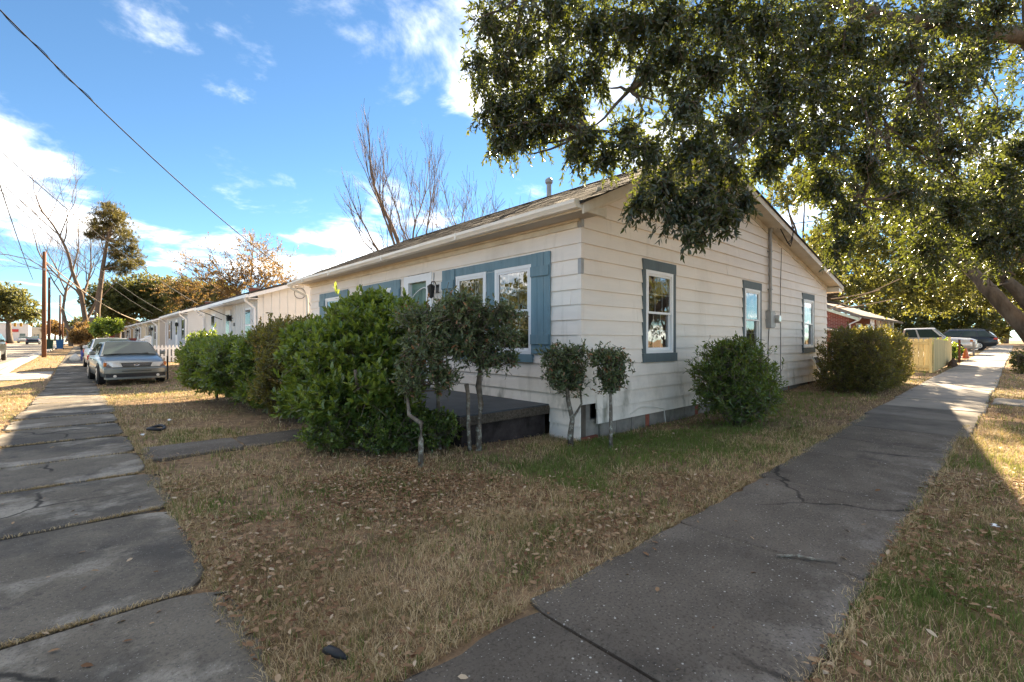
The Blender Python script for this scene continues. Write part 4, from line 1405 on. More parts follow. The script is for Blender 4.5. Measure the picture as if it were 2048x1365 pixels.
shrub('standard_shrub', 'twiggy dark standard shrub on two stems before the paired front windows', 'shrub', c2, 760, 7, .056, .023, M['leaf_grey'],
      [([(3.53, 4.43, -.08), (3.55, 4.46, .22), (3.62, 4.50, .5), (3.62, 4.55, .72), (3.66, 4.55, 1.02)], [.042, .036, .034, .040, .022]),
       ([(3.45, 4.50, -.08), (3.44, 4.52, .25), (3.46, 4.55, .62), (3.44, 4.56, .76)], [.026, .023, .023, .030])], std, bark='bark_lichen', tone=.46, up=.25, span=.10, shell=(.3, 1.12), twl=.14, rand=.7)
c3 = [((4.52, 4.08, 1.10), (.28, .24, .16)), ((4.74, 4.0, 1.10), (.28, .26, .17)), ((4.62, 4.03, .92), (.32, .28, .18)), ((4.68, 4.0, .76), (.27, .25, .19)), ((4.55, 4.06, .84), (.2, .2, .18))]
shrub('standard_shrub', 'small round standard shrub on a dark stem at the house corner', 'shrub', c3, 430, 7, .056, .024, M['leaf_grey'],
      [([(4.72, 3.99, -.14), (4.70, 3.98, .05), (4.75, 3.99, .25), (4.68, 4.0, .5), (4.66, 4.02, .85)], [.046, .040, .032, .030, .020]), ([(4.74, 3.99, .24), (4.88, 3.94, .45), (4.85, 3.95, .75)], [.018, .015, .01])], std, bark='bark_lichen', tone=.50, up=.3, span=.10, shell=(.3, 1.10), twl=.12, rand=.7)
c4 = [((4.92, 3.58, 1.10), (.26, .24, .15)), ((5.02, 3.52, 1.04), (.22, .22, .18)), ((4.97, 3.54, .88), (.25, .23, .17)), ((4.97, 3.54, .76), (.2, .2, .15))]
shrub('standard_shrub', 'small round standard shrub on a pale lichened stem before the gable wall', 'shrub', c4, 380, 7, .056, .024, M['leaf_grey'],
      [([(4.93, 3.51, -.14), (4.93, 3.51, .1), (4.96, 3.53, .4), (4.96, 3.54, .78)], [.026, .024, .024, .016])], std, bark='bark_lichen', tone=.50, up=.3, span=.10, shell=(.3, 1.10), twl=.12, rand=.7)
c5 = [((7.70, 3.10, .75), (.72, .62, .52)), ((7.35, 3.05, .55), (.5, .5, .45)), ((8.15, 3.1, .62), (.48, .5, .48)), ((7.8, 3.0, .36), (.55, .5, .35)), ((7.7, 3.1, 1.12), (.42, .4, .22))]
shrub('azalea_bush', 'round dark green bush beneath the middle gable window', 'bush', c5, 2100, 8, .066, .025, M['leaf_hedge'],
      [(wobble(gnd((7.7 + dx, 3.08 + dy)), (7.7 + dx * 3, 3.08 + dy * 3, .6), 4, .15), .018) for dx, dy in ((0, 0), (.1, .05), (-.1, .05), (.05, -.1), (-.12, -.08))], tone=.38, up=.5, shell=(.5, 1.12), rand=.7)
c6 = []
for ax_ in np.linspace(13.75, 17.2, 7):
    for ay_ in (2.45, 3.05):
        c6.append(((ax_ + rng.normal(0, .05), ay_, 1.0 + rng.normal(0, .05)), (.50, .44, .66)))
        c6.append(((ax_ + rng.normal(0, .05), ay_, .45), (.45, .45, .45)))
shrub('clipped_hedge', 'boxy clipped hedge with sunlit top at the rear corner of the cottage', 'hedge', c6, 4600, 8, .058, .026, M['leaf_bronze'],
      [(wobble(gnd((14 + .5 * i, 2.7)), (14 + .5 * i, 2.75, .8), 4, .1), .025) for i in range(4)], tone=.55, up=.7, shell=(.8, 1.03))
c7 = [((33.2, 2.75, .75), (.9, .7, .6)), ((34.4, 2.8, .7), (.9, .7, .55)), ((32.2, 2.8, .6), (.6, .5, .5))]
shrub('driveway_bush', 'dark evergreen bush beyond the wooden fence beside the pickup', 'bush', c7, 700, 7, .12, .06, M['leaf_hedge'], [], tone=.35, twl=.2)
c8 = [((24.0, -.05, .55), (.5, .35, .5)), ((25.2, -.1, .45), (.6, .35, .35))]
shrub('roadside_sapling', 'thin leafy sapling at the right edge of the side walk', 'sapling', c8, 130, 6, .10, .05, M['leaf_back'], [(wobble(gnd((24, -.05)), (24.1, 0, .8), 4, .15), .012)], tone=.5, twl=.3)

# ------------------------------------------------------------------ the live oak over the corner
oak = thing('live_oak', 'large live oak whose leafy boughs hang over the gable', 'tree', (13.9, -1.1, gzf(13.9, -1.1)))
limbs = [
    ([(13.9, -1.1, -.1), (13.6, -.5, .9), V(2048, 655, 9.0), V(1990, 592, 9.3), V(1945, 545, 9.8), V(1880, 480, 10.3), V(1800, 400, 10.8), V(1700, 330, 11.2)], [.30, .22, .145, .125, .115, .10, .08, .05]),
    ([(13.7, -.7, .7), V(2075, 630, 8.7), V(2010, 560, 8.8), V(1960, 470, 9.0), V(1920, 380, 9.2), V(1860, 250, 9.0)], [.16, .11, .095, .085, .07, .04]),
    ([(13.9, -.9, .8), (13.2, -.9, 3.0), V(2150, 160, 7.6), V(2050, 72, 7.4), V(1950, 70, 7.1), V(1860, 48, 6.8), V(1720, 20, 6.4), V(1560, -40, 6.0), V(1380, -70, 5.8), V(1180, -60, 5.9), V(1060, -30, 6.0)], [.26, .20, .15, .125, .115, .10, .085, .07, .055, .04, .02]),
    ([V(2060, 520, 9.0), V(1900, 380, 9.4), V(1790, 360, 9.3), V(1700, 330, 9.2), V(1640, 320, 9.0), V(1560, 250, 8.4)], [.13, .12, .10, .08, .06, .03]),
    ([V(1720, 20, 6.4), V(1640, 130, 6.0), V(1540, 220, 5.6), V(1440, 320, 5.1), V(1390, 420, 4.8)], [.06, .045, .035, .025, .012]),
    ([V(1380, -70, 5.8), V(1320, 60, 5.7), V(1260, 180, 5.6), V(1180, 260, 5.6)], [.04, .03, .022, .01]),
    ([V(1860, 48, 6.8), V(1830, 160, 6.4), V(1780, 260, 6.2), V(1720, 400, 6.0)], [.05, .035, .025, .012])]
trunk_mb = MB()
for k, (p_, r_) in enumerate(limbs):
    # subdivide for a gnarled line
    q, rr = [], []
    for i in range(len(p_) - 1):
        a_, b_ = Vector(p_[i]), Vector(p_[i + 1])
        for t in (0, .33, .66):
            q.append(a_.lerp(b_, t) + Vector(rng.normal(0, .02, 3)) * (1 if t else 0) * (b_ - a_).length)
            rr.append((r_[i] + (r_[i + 1] - r_[i]) * t) * rng.uniform(.93, 1.08))
    q.append(Vector(p_[-1]))
    rr.append(r_[-1])
    MB().tube(q, rr, 10).build('trunk' if k == 0 else 'limb', M['bark'], oak, smooth=True)
# bare hanging twigs below the upper limb
for (px, py, w, dx, dy) in ((1830, 60, 6.2, -30, 170), (1800, 110, 6.0, 60, 170), (1815, 60, 6.0, 70, 230), (1690, 60, 5.8, 40, 200), (1845, 120, 6.1, -90, 180), (1760, 160, 5.8, -20, 170), (1720, 190, 5.7, 10, 150), (1900, 200, 6.4, 60, 120), (1300, 20, 5.6, 20, 130)):
    a_ = at(px, py, w)
    b_ = at(px + dx, py + dy, w - .1)
    pts = wobble(a_, b_, 7, .3)
    hang = MB()
    hang.tube(pts, [.012, .011, .009, .008, .007, .006, .005, .003], 5, cap=False)
    for i in (2, 3, 4, 5, 6):
        e_ = pts[i] + Vector(rng.normal(0, .13, 3)) + Vector((0, 0, -.22))
        hang.tube(wobble(pts[i], e_, 3, .3), [.006, .005, .004, .002], 4, cap=False)
    hang.build('hanging_twig', M['twig'], oak)
near = [(985, 50, 6.1, 62), (960, 130, 6.2, 38), (1005, 150, 6.0, 55), (1010, 235, 6.0, 45), (1050, 100, 5.9, 70), (1065, 205, 5.9, 60), (1060, 265, 5.9, 42), (1110, 30, 5.8, 75), (1120, 150, 5.7, 62), (1105, 250, 5.8, 40), (1030, 285, 5.95, 34), (1150, 305, 5.65, 34), (1140, 215, 5.75, 52), (985, 215, 6.0, 40), (1000, 290, 6.0, 30), (1490, 400, 5.0, 24),
        (1190, 60, 5.6, 75), (1185, 150, 5.6, 42), (1180, 285, 5.5, 42), (1215, 320, 5.5, 36), (1265, 60, 5.5, 80), (1255, 270, 5.3, 50), (1300, 150, 5.4, 50), (1330, 40, 5.4, 80), (1350, 120, 5.3, 58), (1370, 220, 5.2, 60), (1300, 310, 5.1, 62),
        (1330, 380, 4.9, 62), (1390, 300, 5.0, 70), (1400, 390, 4.8, 62), (1345, 425, 4.8, 36), (1410, 432, 4.7, 42), (1385, 458, 4.6, 24), (1455, 340, 4.9, 50), (1450, 430, 4.8, 36), (1280, 405, 4.9, 26), (1420, 150, 5.3, 85), (1440, 40, 5.4, 90), (1480, 250, 5.2, 75),
        (1520, 60, 5.5, 95), (1540, 180, 5.5, 90), (1560, 280, 5.6, 70), (1530, 330, 5.6, 40), (1610, 70, 5.8, 95), (1630, 190, 5.8, 90), (1640, 290, 5.8, 70), (1650, 370, 5.8, 55), (1690, 430, 5.9, 50), (1680, 490, 5.9, 34), (1700, 90, 6.0, 90), (1720, 220, 6.0, 85),
        (1730, 330, 6.0, 70), (1790, 110, 6.3, 90), (1810, 260, 6.4, 80), (1800, 380, 6.4, 75), (1880, 170, 6.6, 80), (1890, 300, 6.8, 85), (1900, 20, 6.6, 60), (1940, 120, 6.9, 55), (1900, 420, 7.2, 85), (1970, 250, 7.4, 60), (1990, 370, 7.6, 80), (1960, 480, 7.8, 80), (2030, 470, 7.6, 70), (1850, 500, 7.6, 60), (1990, 20, 6.8, 50), (2040, 300, 7.4, 45)]
# the part of the crown over the frame, which shades the corner
near += [(1050, -90, 6.2, 120), (1250, -110, 6.2, 140), (1480, -120, 6.4, 160), (1700, -110, 6.8, 160), (1900, -100, 7.2, 150), (1380, -260, 7.2, 170), (1650, -300, 7.6, 190), (2150, 60, 7.6, 150), (2150, 300, 7.6, 130), (2000, -250, 8, 200)]
ptips, paxes = [], []
for (px, py, w, r_) in near:
    R_ = r_ * w / 934.0
    dz_ = .75 if py > -50 else .5
    c_ = at(px, py, w)
    n_ = int((1050 if py > -50 else 420) * R_ * R_) + 14
    p_, a_ = blob_tips([(tuple(c_), (R_, R_ * .95, R_ * 1.02))], n_, (.10, 1.10), -.45, None, .7)
    ptips.append(p_)
    paxes.append(a_)
ptips, paxes = np.concatenate(ptips), np.concatenate(paxes)
stp, sax, sln = [], [], []
for (px, py, w, r_) in near:
    if py < -50:
        continue
    R_ = r_ * w / 934.0
    c_ = np.array(at(px, py, w))
    for _ in range(int(10 + 16 * R_)):
        q = unit(rng.normal(size=3)) * R_ * rng.uniform(.5, 1.0)
        q[2] = -abs(q[2]) * .8 + .1 * R_
        p_ = c_ + q
        hd = rng.normal(0, .35, 2)
        step = rng.uniform(.07, .10)
        for s_ in range(int(rng.integers(2, 6 if py < 240 else 4))):
            d_ = unit(np.array([hd[0], hd[1], -.75 - .1 * s_]))
            p_ = p_ + d_ * step
            stp.append(p_.copy())
            sax.append(d_ + rng.normal(0, .12, 3))
stp, sax = np.array(stp), np.array(sax)
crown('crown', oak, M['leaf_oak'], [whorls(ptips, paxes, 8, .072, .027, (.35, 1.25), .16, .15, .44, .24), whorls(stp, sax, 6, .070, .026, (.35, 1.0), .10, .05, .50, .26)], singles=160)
twig_mesh('spray_twigs', stp, sax, .12, .0028, M['twig'], oak, bend=.05)
twig_mesh('twigs', ptips, paxes, .13, .0035, M['twig'], oak)
mb = MB()
spine = [Vector(p) for l_ in limbs for p in l_[0]]
for i in range(0, len(ptips), max(1, len(ptips) // 260)):
    tgt = Vector(ptips[i])
    s_ = min(spine, key=lambda q: (q - tgt).length)
    if (s_ - tgt).length < 2.6:
        mb.tube(wobble(s_, tgt, 6, .22, .03), [.022, .019, .016, .013, .010, .007, .004], 5, cap=False)
o = mb.build('boughs', M['bark'], oak)
o['kind'] = 'stuff'


def leafy_tree(name, label, base, blobs, n, K, L, W, material, trunk_r=.25, group=None, tone=.5, shell=(.35, 1.08), up=.3, cat='tree', limbs_n=7, bark='bark', span=.3, spread=(.4, 1.3), sd=.25):
    b = Vector((base[0], base[1], gzf(base[0], base[1]) - .1))
    root = thing(name, label, cat, tuple(b), group)
    cen = Vector(np.mean([q[0] for q in blobs], axis=0))
    fork = b.lerp(cen, .55)
    fork.x = b.x + (cen.x - b.x) * .3
    fork.y = b.y + (cen.y - b.y) * .3
    mb = MB()
    mb.tube(wobble(b, fork, 5, .06), [trunk_r * q for q in (1.25, 1, .92, .88, .8, .72)], 9)
    for q in blobs[:limbs_n * 2]:
        mb.tube(wobble(fork, q[0], 5, .12), [trunk_r * u for u in (.55, .45, .35, .27, .18, .08)], 6, cap=False)
    mb.build('trunk', M[bark], root, smooth=True)
    tips, ax = blob_tips(blobs, n, shell, up, None, .7)
    crown('crown', root, material, [whorls(tips, ax, K, L, W, spread, span, 0, tone, sd)])
    return root


def BL(items, flat=.9):
    return [(tuple(at(px, py, w)), (r_ * w / 934, r_ * w / 934, r_ * w / 934 * flat)) for px, py, w, r_ in items]


# trees behind, on the right
leafy_tree('golden_oak', 'sunlit yellow-green oak behind the rear eave of the cottage', (33, 9.5), BL([(1700, 500, 25, 60), (1650, 470, 26, 45), (1770, 560, 24, 62), (1720, 440, 26, 60), (1800, 490, 24, 64), (1705, 575, 25, 34), (1840, 580, 23, 56), (1765, 615, 24, 26), (1880, 600, 23, 44), (1860, 520, 23, 64), (1570, 390, 27, 50), (1615, 360, 27, 46), (1650, 380, 27, 40), (1530, 330, 27, 40), (1920, 570, 23, 46), (1820, 420, 25, 60), (1740, 380, 26, 50)]),
           4200, 9, .16, .075, M['leaf_back'], .2, None, .62, span=.3)
leafy_tree('shade_oak', 'dark oak crown behind the leaning trunk at the right edge', (38, -1.5), BL([(1930, 520, 24, 60), (1990, 560, 24, 55), (2040, 530, 24, 60), (1990, 450, 24, 62), (2050, 400, 24, 70), (1900, 450, 25, 60), (1960, 380, 25, 60), (2045, 600, 24, 40), (1970, 600, 24, 30), (1830, 430, 26, 50)]),
           3200, 9, .16, .075, M['leaf_back'], .25, None, .40, span=.3)
back = [(1640, 600, 58, 55), (1700, 560, 60, 65), (1770, 600, 60, 75), (1850, 590, 58, 75), (1930, 600, 58, 65), (1650, 500, 62, 50), (1720, 480, 62, 60), (2010, 590, 62, 60), (1800, 650, 55, 45), (1740, 650, 55, 45), (1890, 660, 56, 42), (1950, 655, 56, 42), (1840, 665, 57, 40), (2060, 600, 70, 60), (1990, 655, 60, 32), (1970, 540, 62, 60)]
tn = ['tall dark evergreen behind the brick house roof', 'broad dark evergreen behind the white pickup', 'dense dark evergreen behind the parked wagon', 'paler evergreen at the far end of the side walk']
for i, sl in enumerate(((0, 1, 5, 6), (2, 3, 8, 9), (4, 10, 11, 12, 15), (7, 13, 14))):
    it = [back[j] for j in sl]
    c_ = at(it[0][0], 690, it[0][2])
    leafy_tree('evergreen_tree', tn[i], (c_.x, c_.y), BL(it), 1500, 8, .42, .22, M['leaf_back' if i < 3 else 'leaf_far'], .3, 'evergreens beyond the driveway', .30 if i < 3 else .6, span=.6)

# live oaks and others down the street on the left
lo = [((215, 600, 78, 42), (255, 590, 78, 42), (240, 625, 76, 36)), ((300, 585, 80, 45), (340, 590, 80, 42), (310, 620, 78, 36)), ((375, 590, 70, 40), (410, 600, 70, 36), (430, 585, 66, 28), (455, 590, 62, 24))]
ln = ['dark spreading live oak behind the far red house', 'wide green live oak behind the row of cottages', 'yellowish live oak above the neighbouring white cottage']
for i, it in enumerate(lo):
    c_ = at(it[0][0] + 20, 680, it[0][2])
    leafy_tree('live_oak', ln[i], (c_.x, c_.y), BL(it), 1900, 8, .42, .2, M['leaf_far'], .45, 'live oaks behind the cottages', (.38, .45, .62)[i], span=.6)
leafy_tree('street_oak', 'dense green oak across the street at the left edge', (at(20, 680, 95).x, at(20, 680, 95).y), BL([(10, 610, 95, 38), (45, 620, 95, 32), (-20, 600, 95, 45), (62, 632, 95, 18), (25, 590, 95, 26), (-60, 600, 95, 50)]), 1900, 8, .5, .25, M['leaf_far'], .5, None, .42, span=.6)


def bare_tree(name, label, px, py, w, height_px, lean, levels=4, r=.16, seed=1, group='bare winter trees', leaf=None, nl=0, ang=(.3, .7), nk=(3, 4), up=.12, kidlen=.62):
    global rng
    keep, rng = rng, np.random.default_rng(seed)
    b = at(px, py, w)
    b.z = gzf(b.x, b.y) - .1
    top = 1.3 + (680 - height_px) * w / 934.0
    H_ = top - b.z
    root = thing(name, label, 'tree', tuple(b), group)
    mb = MB()
    sink = []
    d0 = Vector((0.736 * lean, -0.677 * lean, 1.0))
    grow(mb, b, d0, H_ * .46, r, levels, up, ang, nk, .11, .008, sink, .55, kidlen)
    mb.build('trunk', M['bark_bare'], root, smooth=True)
    if leaf:
        s_ = np.array([q[0] for q in sink])
        dd = np.array([q[1] for q in sink])
        k_ = rng.choice(len(s_), min(nl, len(s_)), replace=False)
        crown('crown', root, M[leaf], [whorls(s_[k_] + rng.normal(0, .2, (len(k_), 3)), dd[k_], 9, .20, .10, (.4, 1.3), .6, 0, .5, .3)])
    rng = keep
    return root


bare_tree('bare_tree', 'tall bare tree rising behind the middle of the cottage roof', 832, 690, 30, 235, -.03, 4, .27, 11, ang=(.2, .45), up=.12)
bare_tree('bare_tree', 'slim bare tree just right of the tallest one behind the roof', 862, 690, 33, 265, .02, 4, .15, 12, ang=(.15, .35))
bare_tree('bare_tree', 'short bare tree left of the tallest one behind the roof', 778, 690, 36, 420, -.05, 4, .13, 13)
bare_tree('bare_tree', 'small forked bare tree beside the roof flue', 998, 690, 25, 325, -.03, 4, .12, 14, ang=(.4, .8))
bare_tree('bare_tree', 'low bare sapling with spreading twigs at the far end of the roof', 722, 690, 28, 470, -.25, 3, .08, 15, ang=(.5, 1.0))
bare_tree('brown_oak', 'oak with thin brown leaves behind the neighbouring cottage', 505, 690, 52, 480, 0, 4, .35, 16, None, 'leaf_brown', 1700, (.55, 1.0), (4, 5), .02, .70)
bare_tree('street_tree', 'big bare spreading tree on the verge down the street', 170, 690, 62, 400, -.05, 5, .40, 17, None, None, 0, (.4, .85), (2, 4), .07, .70)
bare_tree('street_tree', 'bare slender tree beside the utility poles', 142, 690, 70, 430, -.12, 4, .28, 18, None, None, 0, (.4, .8), (3, 4), .08, .66)
# pine
pb = at(192, 690, 62)
pine = thing('pine_tree', 'tall pine with clumped dark needles above the cottages', 'tree', (pb.x, pb.y, gzf(pb.x, pb.y)))
mb = MB()
ptr = [Vector((pb.x, pb.y, -.1)), at(195, 620, 62), at(205, 540, 62), at(215, 480, 62), at(222, 420, 62)]
mb.tube(ptr, [.38, .30, .24, .17, .08], 9)
clumps = [(235, 438, 13), (215, 450, 12), (248, 468, 13), (262, 495, 13), (258, 528, 12), (232, 508, 10), (195, 458, 10), (215, 415, 12), (242, 432, 10), (205, 430, 16), (225, 425, 18), (190, 445, 16), (245, 450, 20), (225, 460, 22), (205, 470, 16), (255, 478, 16), (180, 470, 12), (265, 510, 18), (240, 515, 16), (250, 540, 16), (275, 525, 12), (225, 535, 12), (232, 490, 14)]
tp, ta = [], []
for (px, py, r_) in clumps:
    c_ = at(px, py, 62 + rng.normal(0, 1.2))
    s_ = min(ptr[1:], key=lambda q: abs(q.z - (c_.z - 1.0)))
    mb.tube(wobble(s_, c_, 4, .12), [.12, .10, .08, .05, .03], 5, cap=False)
    R_ = r_ * 62 / 934
    p_, a_ = blob_tips([(tuple(c_), (R_ * 1.05, R_ * 1.05, R_ * .85))], 75, (.2, 1.25), .4, None, .8)
    tp.append(p_)
    ta.append(a_)
mb.build('trunk', M['bark_bare'], pine, smooth=True)
crown('crown', pine, M['needle'], [whorls(np.concatenate(tp), np.concatenate(ta), 9, .42, .07, (.3, 1.3), .2, 0, .45, .25)])
c9 = BL([(205, 655, 46, 20), (225, 652, 45, 18), (195, 662, 47, 14)])
shrub('garden_hedge', 'bright green hedge in front of the far cottages', 'hedge', c9, 500, 7, .22, .12, M['leaf_hedge'], [], tone=.62, twl=.4, span=.25)
c10 = BL([(160, 672, 48, 18), (178, 668, 48, 16), (165, 655, 50, 14), (150, 680, 48, 10)])
shrub('brown_thicket', 'tangled brownish thicket beside the sidewalk ahead of the white sedan', 'shrub', c10, 600, 6, .22, .07, M['leaf_brown'], [], tone=.4, twl=.7, span=.3)
# trees across the two streets, seen in the window panes
for i, (x, y, s_) in enumerate(((-15, 25, 4.4), (-16, 35, 4.8), (28, -13, 4.2), (40, -14, 4.8))):
    bl = [((x + rng.normal(0, 1.6), y + rng.normal(0, 1.6), 4.6 + rng.normal(0, 1.4)), (s_ * .6, s_ * .6, s_ * .55)) for _ in range(7)]
    leafy_tree('street_tree', ['shade tree across the street reflected in the paired front windows', 'larger shade tree across the street reflected in the far front windows', 'shade tree across the side street reflected in the nearest gable window', 'shade tree across the side street reflected in the far gable windows'][i], (x, y), bl, 700, 8, .30, .15, M['leaf_far'], .3, None, .4, span=.4)

ft = [((110, 655, 190, 16), (95, 660, 190, 12), (130, 662, 190, 14)), ((160, 650, 170, 18), (185, 655, 170, 16), (145, 662, 170, 12)), ((70, 662, 210, 10), (82, 658, 210, 11), (58, 665, 210, 8))]
for i, it in enumerate(ft):
    c_ = at(it[0][0], 680, it[0][2])
    leafy_tree('far_tree', ['brownish far tree between the receding utility poles', 'olive far tree behind the bare street tree', 'small far tree over the junction beyond the cars'][i], (c_.x, c_.y), BL(it), 420, 7, .8, .4, M['leaf_brown' if i == 0 else 'leaf_far'], .4, 'far trees at the end of the street', .5, span=.8)

# ------------------------------------------------------------------ neighbouring cottages down the street
def lap_mat(name, col, step=0.13, var=.05, vertical=False):
    m = mat(name, col, .6, .3, var=var, scale=1.5)
    N, L = m.node_tree.nodes, m.node_tree.links
    b = N['Principled BSDF']
    w = N.new('ShaderNodeTexWave')
    w.wave_profile = 'SAW'
    w.bands_direction = 'Y' if vertical else 'Z'
    w.inputs['Scale'].default_value = 0.314 / step
    tc = N.new('ShaderNodeTexCoord')
    L.new(tc.outputs['Object'], w.inputs['Vector'])
    bp = N.new('ShaderNodeBump')
    bp.inputs['Strength'].default_value = .6
    bp.inputs['Distance'].default_value = .02
    L.new(w.outputs['Fac'], bp.inputs['Height'])
    L.new(bp.outputs[0], b.inputs['Normal'])
    return m


M['white_board'] = mat('white_vertical_board', (0.72, 0.70, 0.66), .6, .3, var=.05, scale=2)
M['pale_blue_lap'] = lap_mat('pale_blue_lap', (0.50, 0.52, 0.55))
M['cream_lap'] = lap_mat('cream_lap', (0.56, 0.52, 0.42))
M['tan_lap'] = lap_mat('tan_lap', (0.42, 0.31, 0.19))
M['grey_lap'] = lap_mat('grey_lap', (0.33, 0.31, 0.29))
M['dark_shutter'] = mat('dark_shutter_paint', (.03, .035, .035), .5, .3)
M['red_wall'] = mat('red_wall_paint', (.26, .045, .035), .7, .2)
M['pale_wall'] = mat('pale_render', (.62, .60, .55), .8, .2)
M['bg_glass'] = mat('dark_window_glass', (.045, .055, .06), .05, .8, var=.1)
M['grey_roof'] = mat('grey_roofing', (.17, .155, .145), .9, .1, var=.15)


def wbox(y0, y1, d0, d1, z0, z1, X=5.05):
    return MB().box(X - d1, X - d0, y0, y1, z0, z1)


def cottage(label, y0, y1, wall, side, wins, door, shut=True, chim=None, group='cottages in a row along the street', extra=None, X=5.05):
    z = gzf(X, (y0 + y1) / 2) + (.25 if y0 < 30 else .12 if y0 < 40 else 0)
    h = thing('cottage', label, 'house', (X, y0, z), group)
    e, rx, rz, bx_ = 3.0 + z, X + 4.2, 4.45 + z, X + 9.5
    MB().box(X, X + .12, y0, y1, z - .3, e).build('front_wall', wall, h)
    gw = MB().prism([(X + .12, z - .3), (bx_, z - .3), (bx_, e - .02), (rx, rz - .12), (X + .12, e)], 1, y0, y0 + .12).build('side_wall', side, h)
    MB().prism([(X + .12, z - .3), (bx_, z - .3), (bx_, e - .02), (rx, rz - .12), (X + .12, e)], 1, y1 - .12, y1).build('side_wall', side, h)
    MB().box(bx_ - .12, bx_, y0 + .12, y1 - .12, z - .3, e - .05).build('rear_wall', side, h)
    sl = (rz - e) / (rx - X)
    MB().prism([(X - .38, e - .38 * sl + .02), (rx, rz), (rx, rz + .07), (X - .38, e - .38 * sl + .10)], 1, y0 - .3, y1 + .3).build('roof', M['roofing'], h)
    MB().prism([(rx, rz), (bx_ + .3, e - .12), (bx_ + .3, e - .04), (rx, rz + .07)], 1, y0 - .3, y1 + .3).build('roof', M['roofing'], h)
    MB().prism([(X - .36, e - .36 * sl - .13), (rx, rz - .15), (rx, rz - .005), (X - .36, e - .36 * sl + .015)], 1, y0 - .28, y0 - .25).build('rake_board', M['white'], h)
    MB().prism([(rx, rz - .15), (bx_ + .28, e - .27), (bx_ + .28, e - .13), (rx, rz - .005)], 1, y0 - .28, y0 - .25).build('rake_board', M['white'], h)
    MB().box(X - .48, X - .37, y0 - .28, y1 + .28, e - .25, e - .13).build('gutter', M['white'], h)
    MB().box(X - .36, X, y0 - .2, y1 + .2, e - .28, e - .255).build('soffit', M['white'], h)
    for yy in (y0 + .12, y1 - .12):
        MB().tube([(X - .42, yy, e - .25), (X - .40, yy, e - .35), (X - .08, yy, e - .62), (X - .07, yy, e - .75), (X - .07, yy, z + .1)], .05, 6).build('downspout', M['white'], h)
    for (a, b) in wins:
        w = wbox(a, b, .0, .05, z + 1.05, z + 2.45, X).build('window', M['white'], h)
        for zz_ in (1.12, 1.78):
            wbox(a + .08, b - .08, .052, .06, z + zz_, z + zz_ + .58, X).build('pane', M['bg_glass'], w)
        if shut:
            for s0 in (a - .36, b + .04):
                wbox(s0, s0 + .32, .0, .04, z + 1.05, z + 2.45, X).build('shutter', M['dark_shutter'], h)
    d = wbox(door, door + .95, .0, .05, z + .35, z + 2.5, X).build('door', M['white'], h)
    wbox(door + .15, door + .8, .052, .06, z + 1.4, z + 2.3, X).build('pane', M['bg_glass'], d)
    wbox(door - .12, door - .02, .01, .2, z + 2.0, z + 2.25, X).build('wall_lamp', M['black'], h)
    MB().box(X - 1.4, X, door - .8, door + 2.0, z - .2, z + .35).build('stoop', M['kerb'], h)
    if chim:
        c = MB().box(rx - .3, rx + .3, chim, chim + .6, rz - .4, rz + .32).build('chimney', M['brick'], h)
        MB().box(rx - .35, rx + .35, chim - .05, chim + .65, rz + .325, rz + .39).build('chimney_cap', M['kerb'], c)
    return h, z


h2, z2 = cottage('white vertical-board cottage next door with a metal door awning', 20.2, 30.9, M['white_board'], M['white_board'], [(21.0, 21.9), (28.0, 28.9)], 24.6, shut=False)
sw = [c for c in h2.children if c.name.startswith('side_wall')][0]
fw = [c for c in h2.children if c.name.startswith('front_wall')][0]
for i in range(30):
    x = 5.25 + i * .305
    zt_ = min(3.0 + (x - 5.05) * .345, 4.45 - (x - 9.25) * .276 - .0) + z2 - .16
    MB().box(x, x + .035, 20.178, 20.199, z2 - .2, zt_).build('batten', M['white_board'], sw)
for i in range(35):
    y = 20.4 + i * .305
    if 20.9 < y < 21.95 or 24.5 < y < 25.6 or 27.9 < y < 28.95:
        continue
    MB().box(5.032, 5.049, y, y + .03, z2 - .2, 2.7 + z2).build('batten', M['white_board'], fw)
MB().box(5.05, 14.4, 20.165, 20.177, 1.55 + z2, 1.65 + z2).build('belly_band', M['white_board'], sw)
aw = MB().add([(5.0, 24.0, 2.85 + z2), (5.0, 26.3, 2.85 + z2), (4.0, 26.3, 2.55 + z2), (4.0, 24.0, 2.55 + z2), (5.0, 24.0, 2.82 + z2), (5.0, 26.3, 2.82 + z2), (4.0, 26.3, 2.50 + z2), (4.0, 24.0, 2.50 + z2)],
              [(0, 3, 2, 1), (4, 5, 6, 7), (0, 4, 7, 3), (1, 2, 6, 5), (3, 7, 6, 2)]).build('awning', M['white'], h2)
for y in (24.05, 26.25):
    MB().tube([(4.05, y, 2.52 + z2), (5.0, y, 2.1 + z2)], .018, 5).build('bracket', M['black'], aw)
wbox(23.9, 24.15, .0, .02, 1.75 + z2, 1.9 + z2).build('number_plate', M['black'], h2)
MB().tube([(7.5, 20.12, 4.2 + z2), (7.5, 20.1, 3.3 + z2), (7.52, 20.1, .5 + z2)], .025, 6).build('service_mast', M['metal'], h2)
loop = [(6.6 + .22 * math.cos(t), 20.1, 3.05 + z2 + .22 * math.sin(t)) for t in np.linspace(0, 6.1, 14)]
MB().tube(loop + [(7.1, 20.1, 2.4 + z2), (7.3, 20.1, 1.4 + z2)], .012, 5).build('cable', M['wire'], h2)

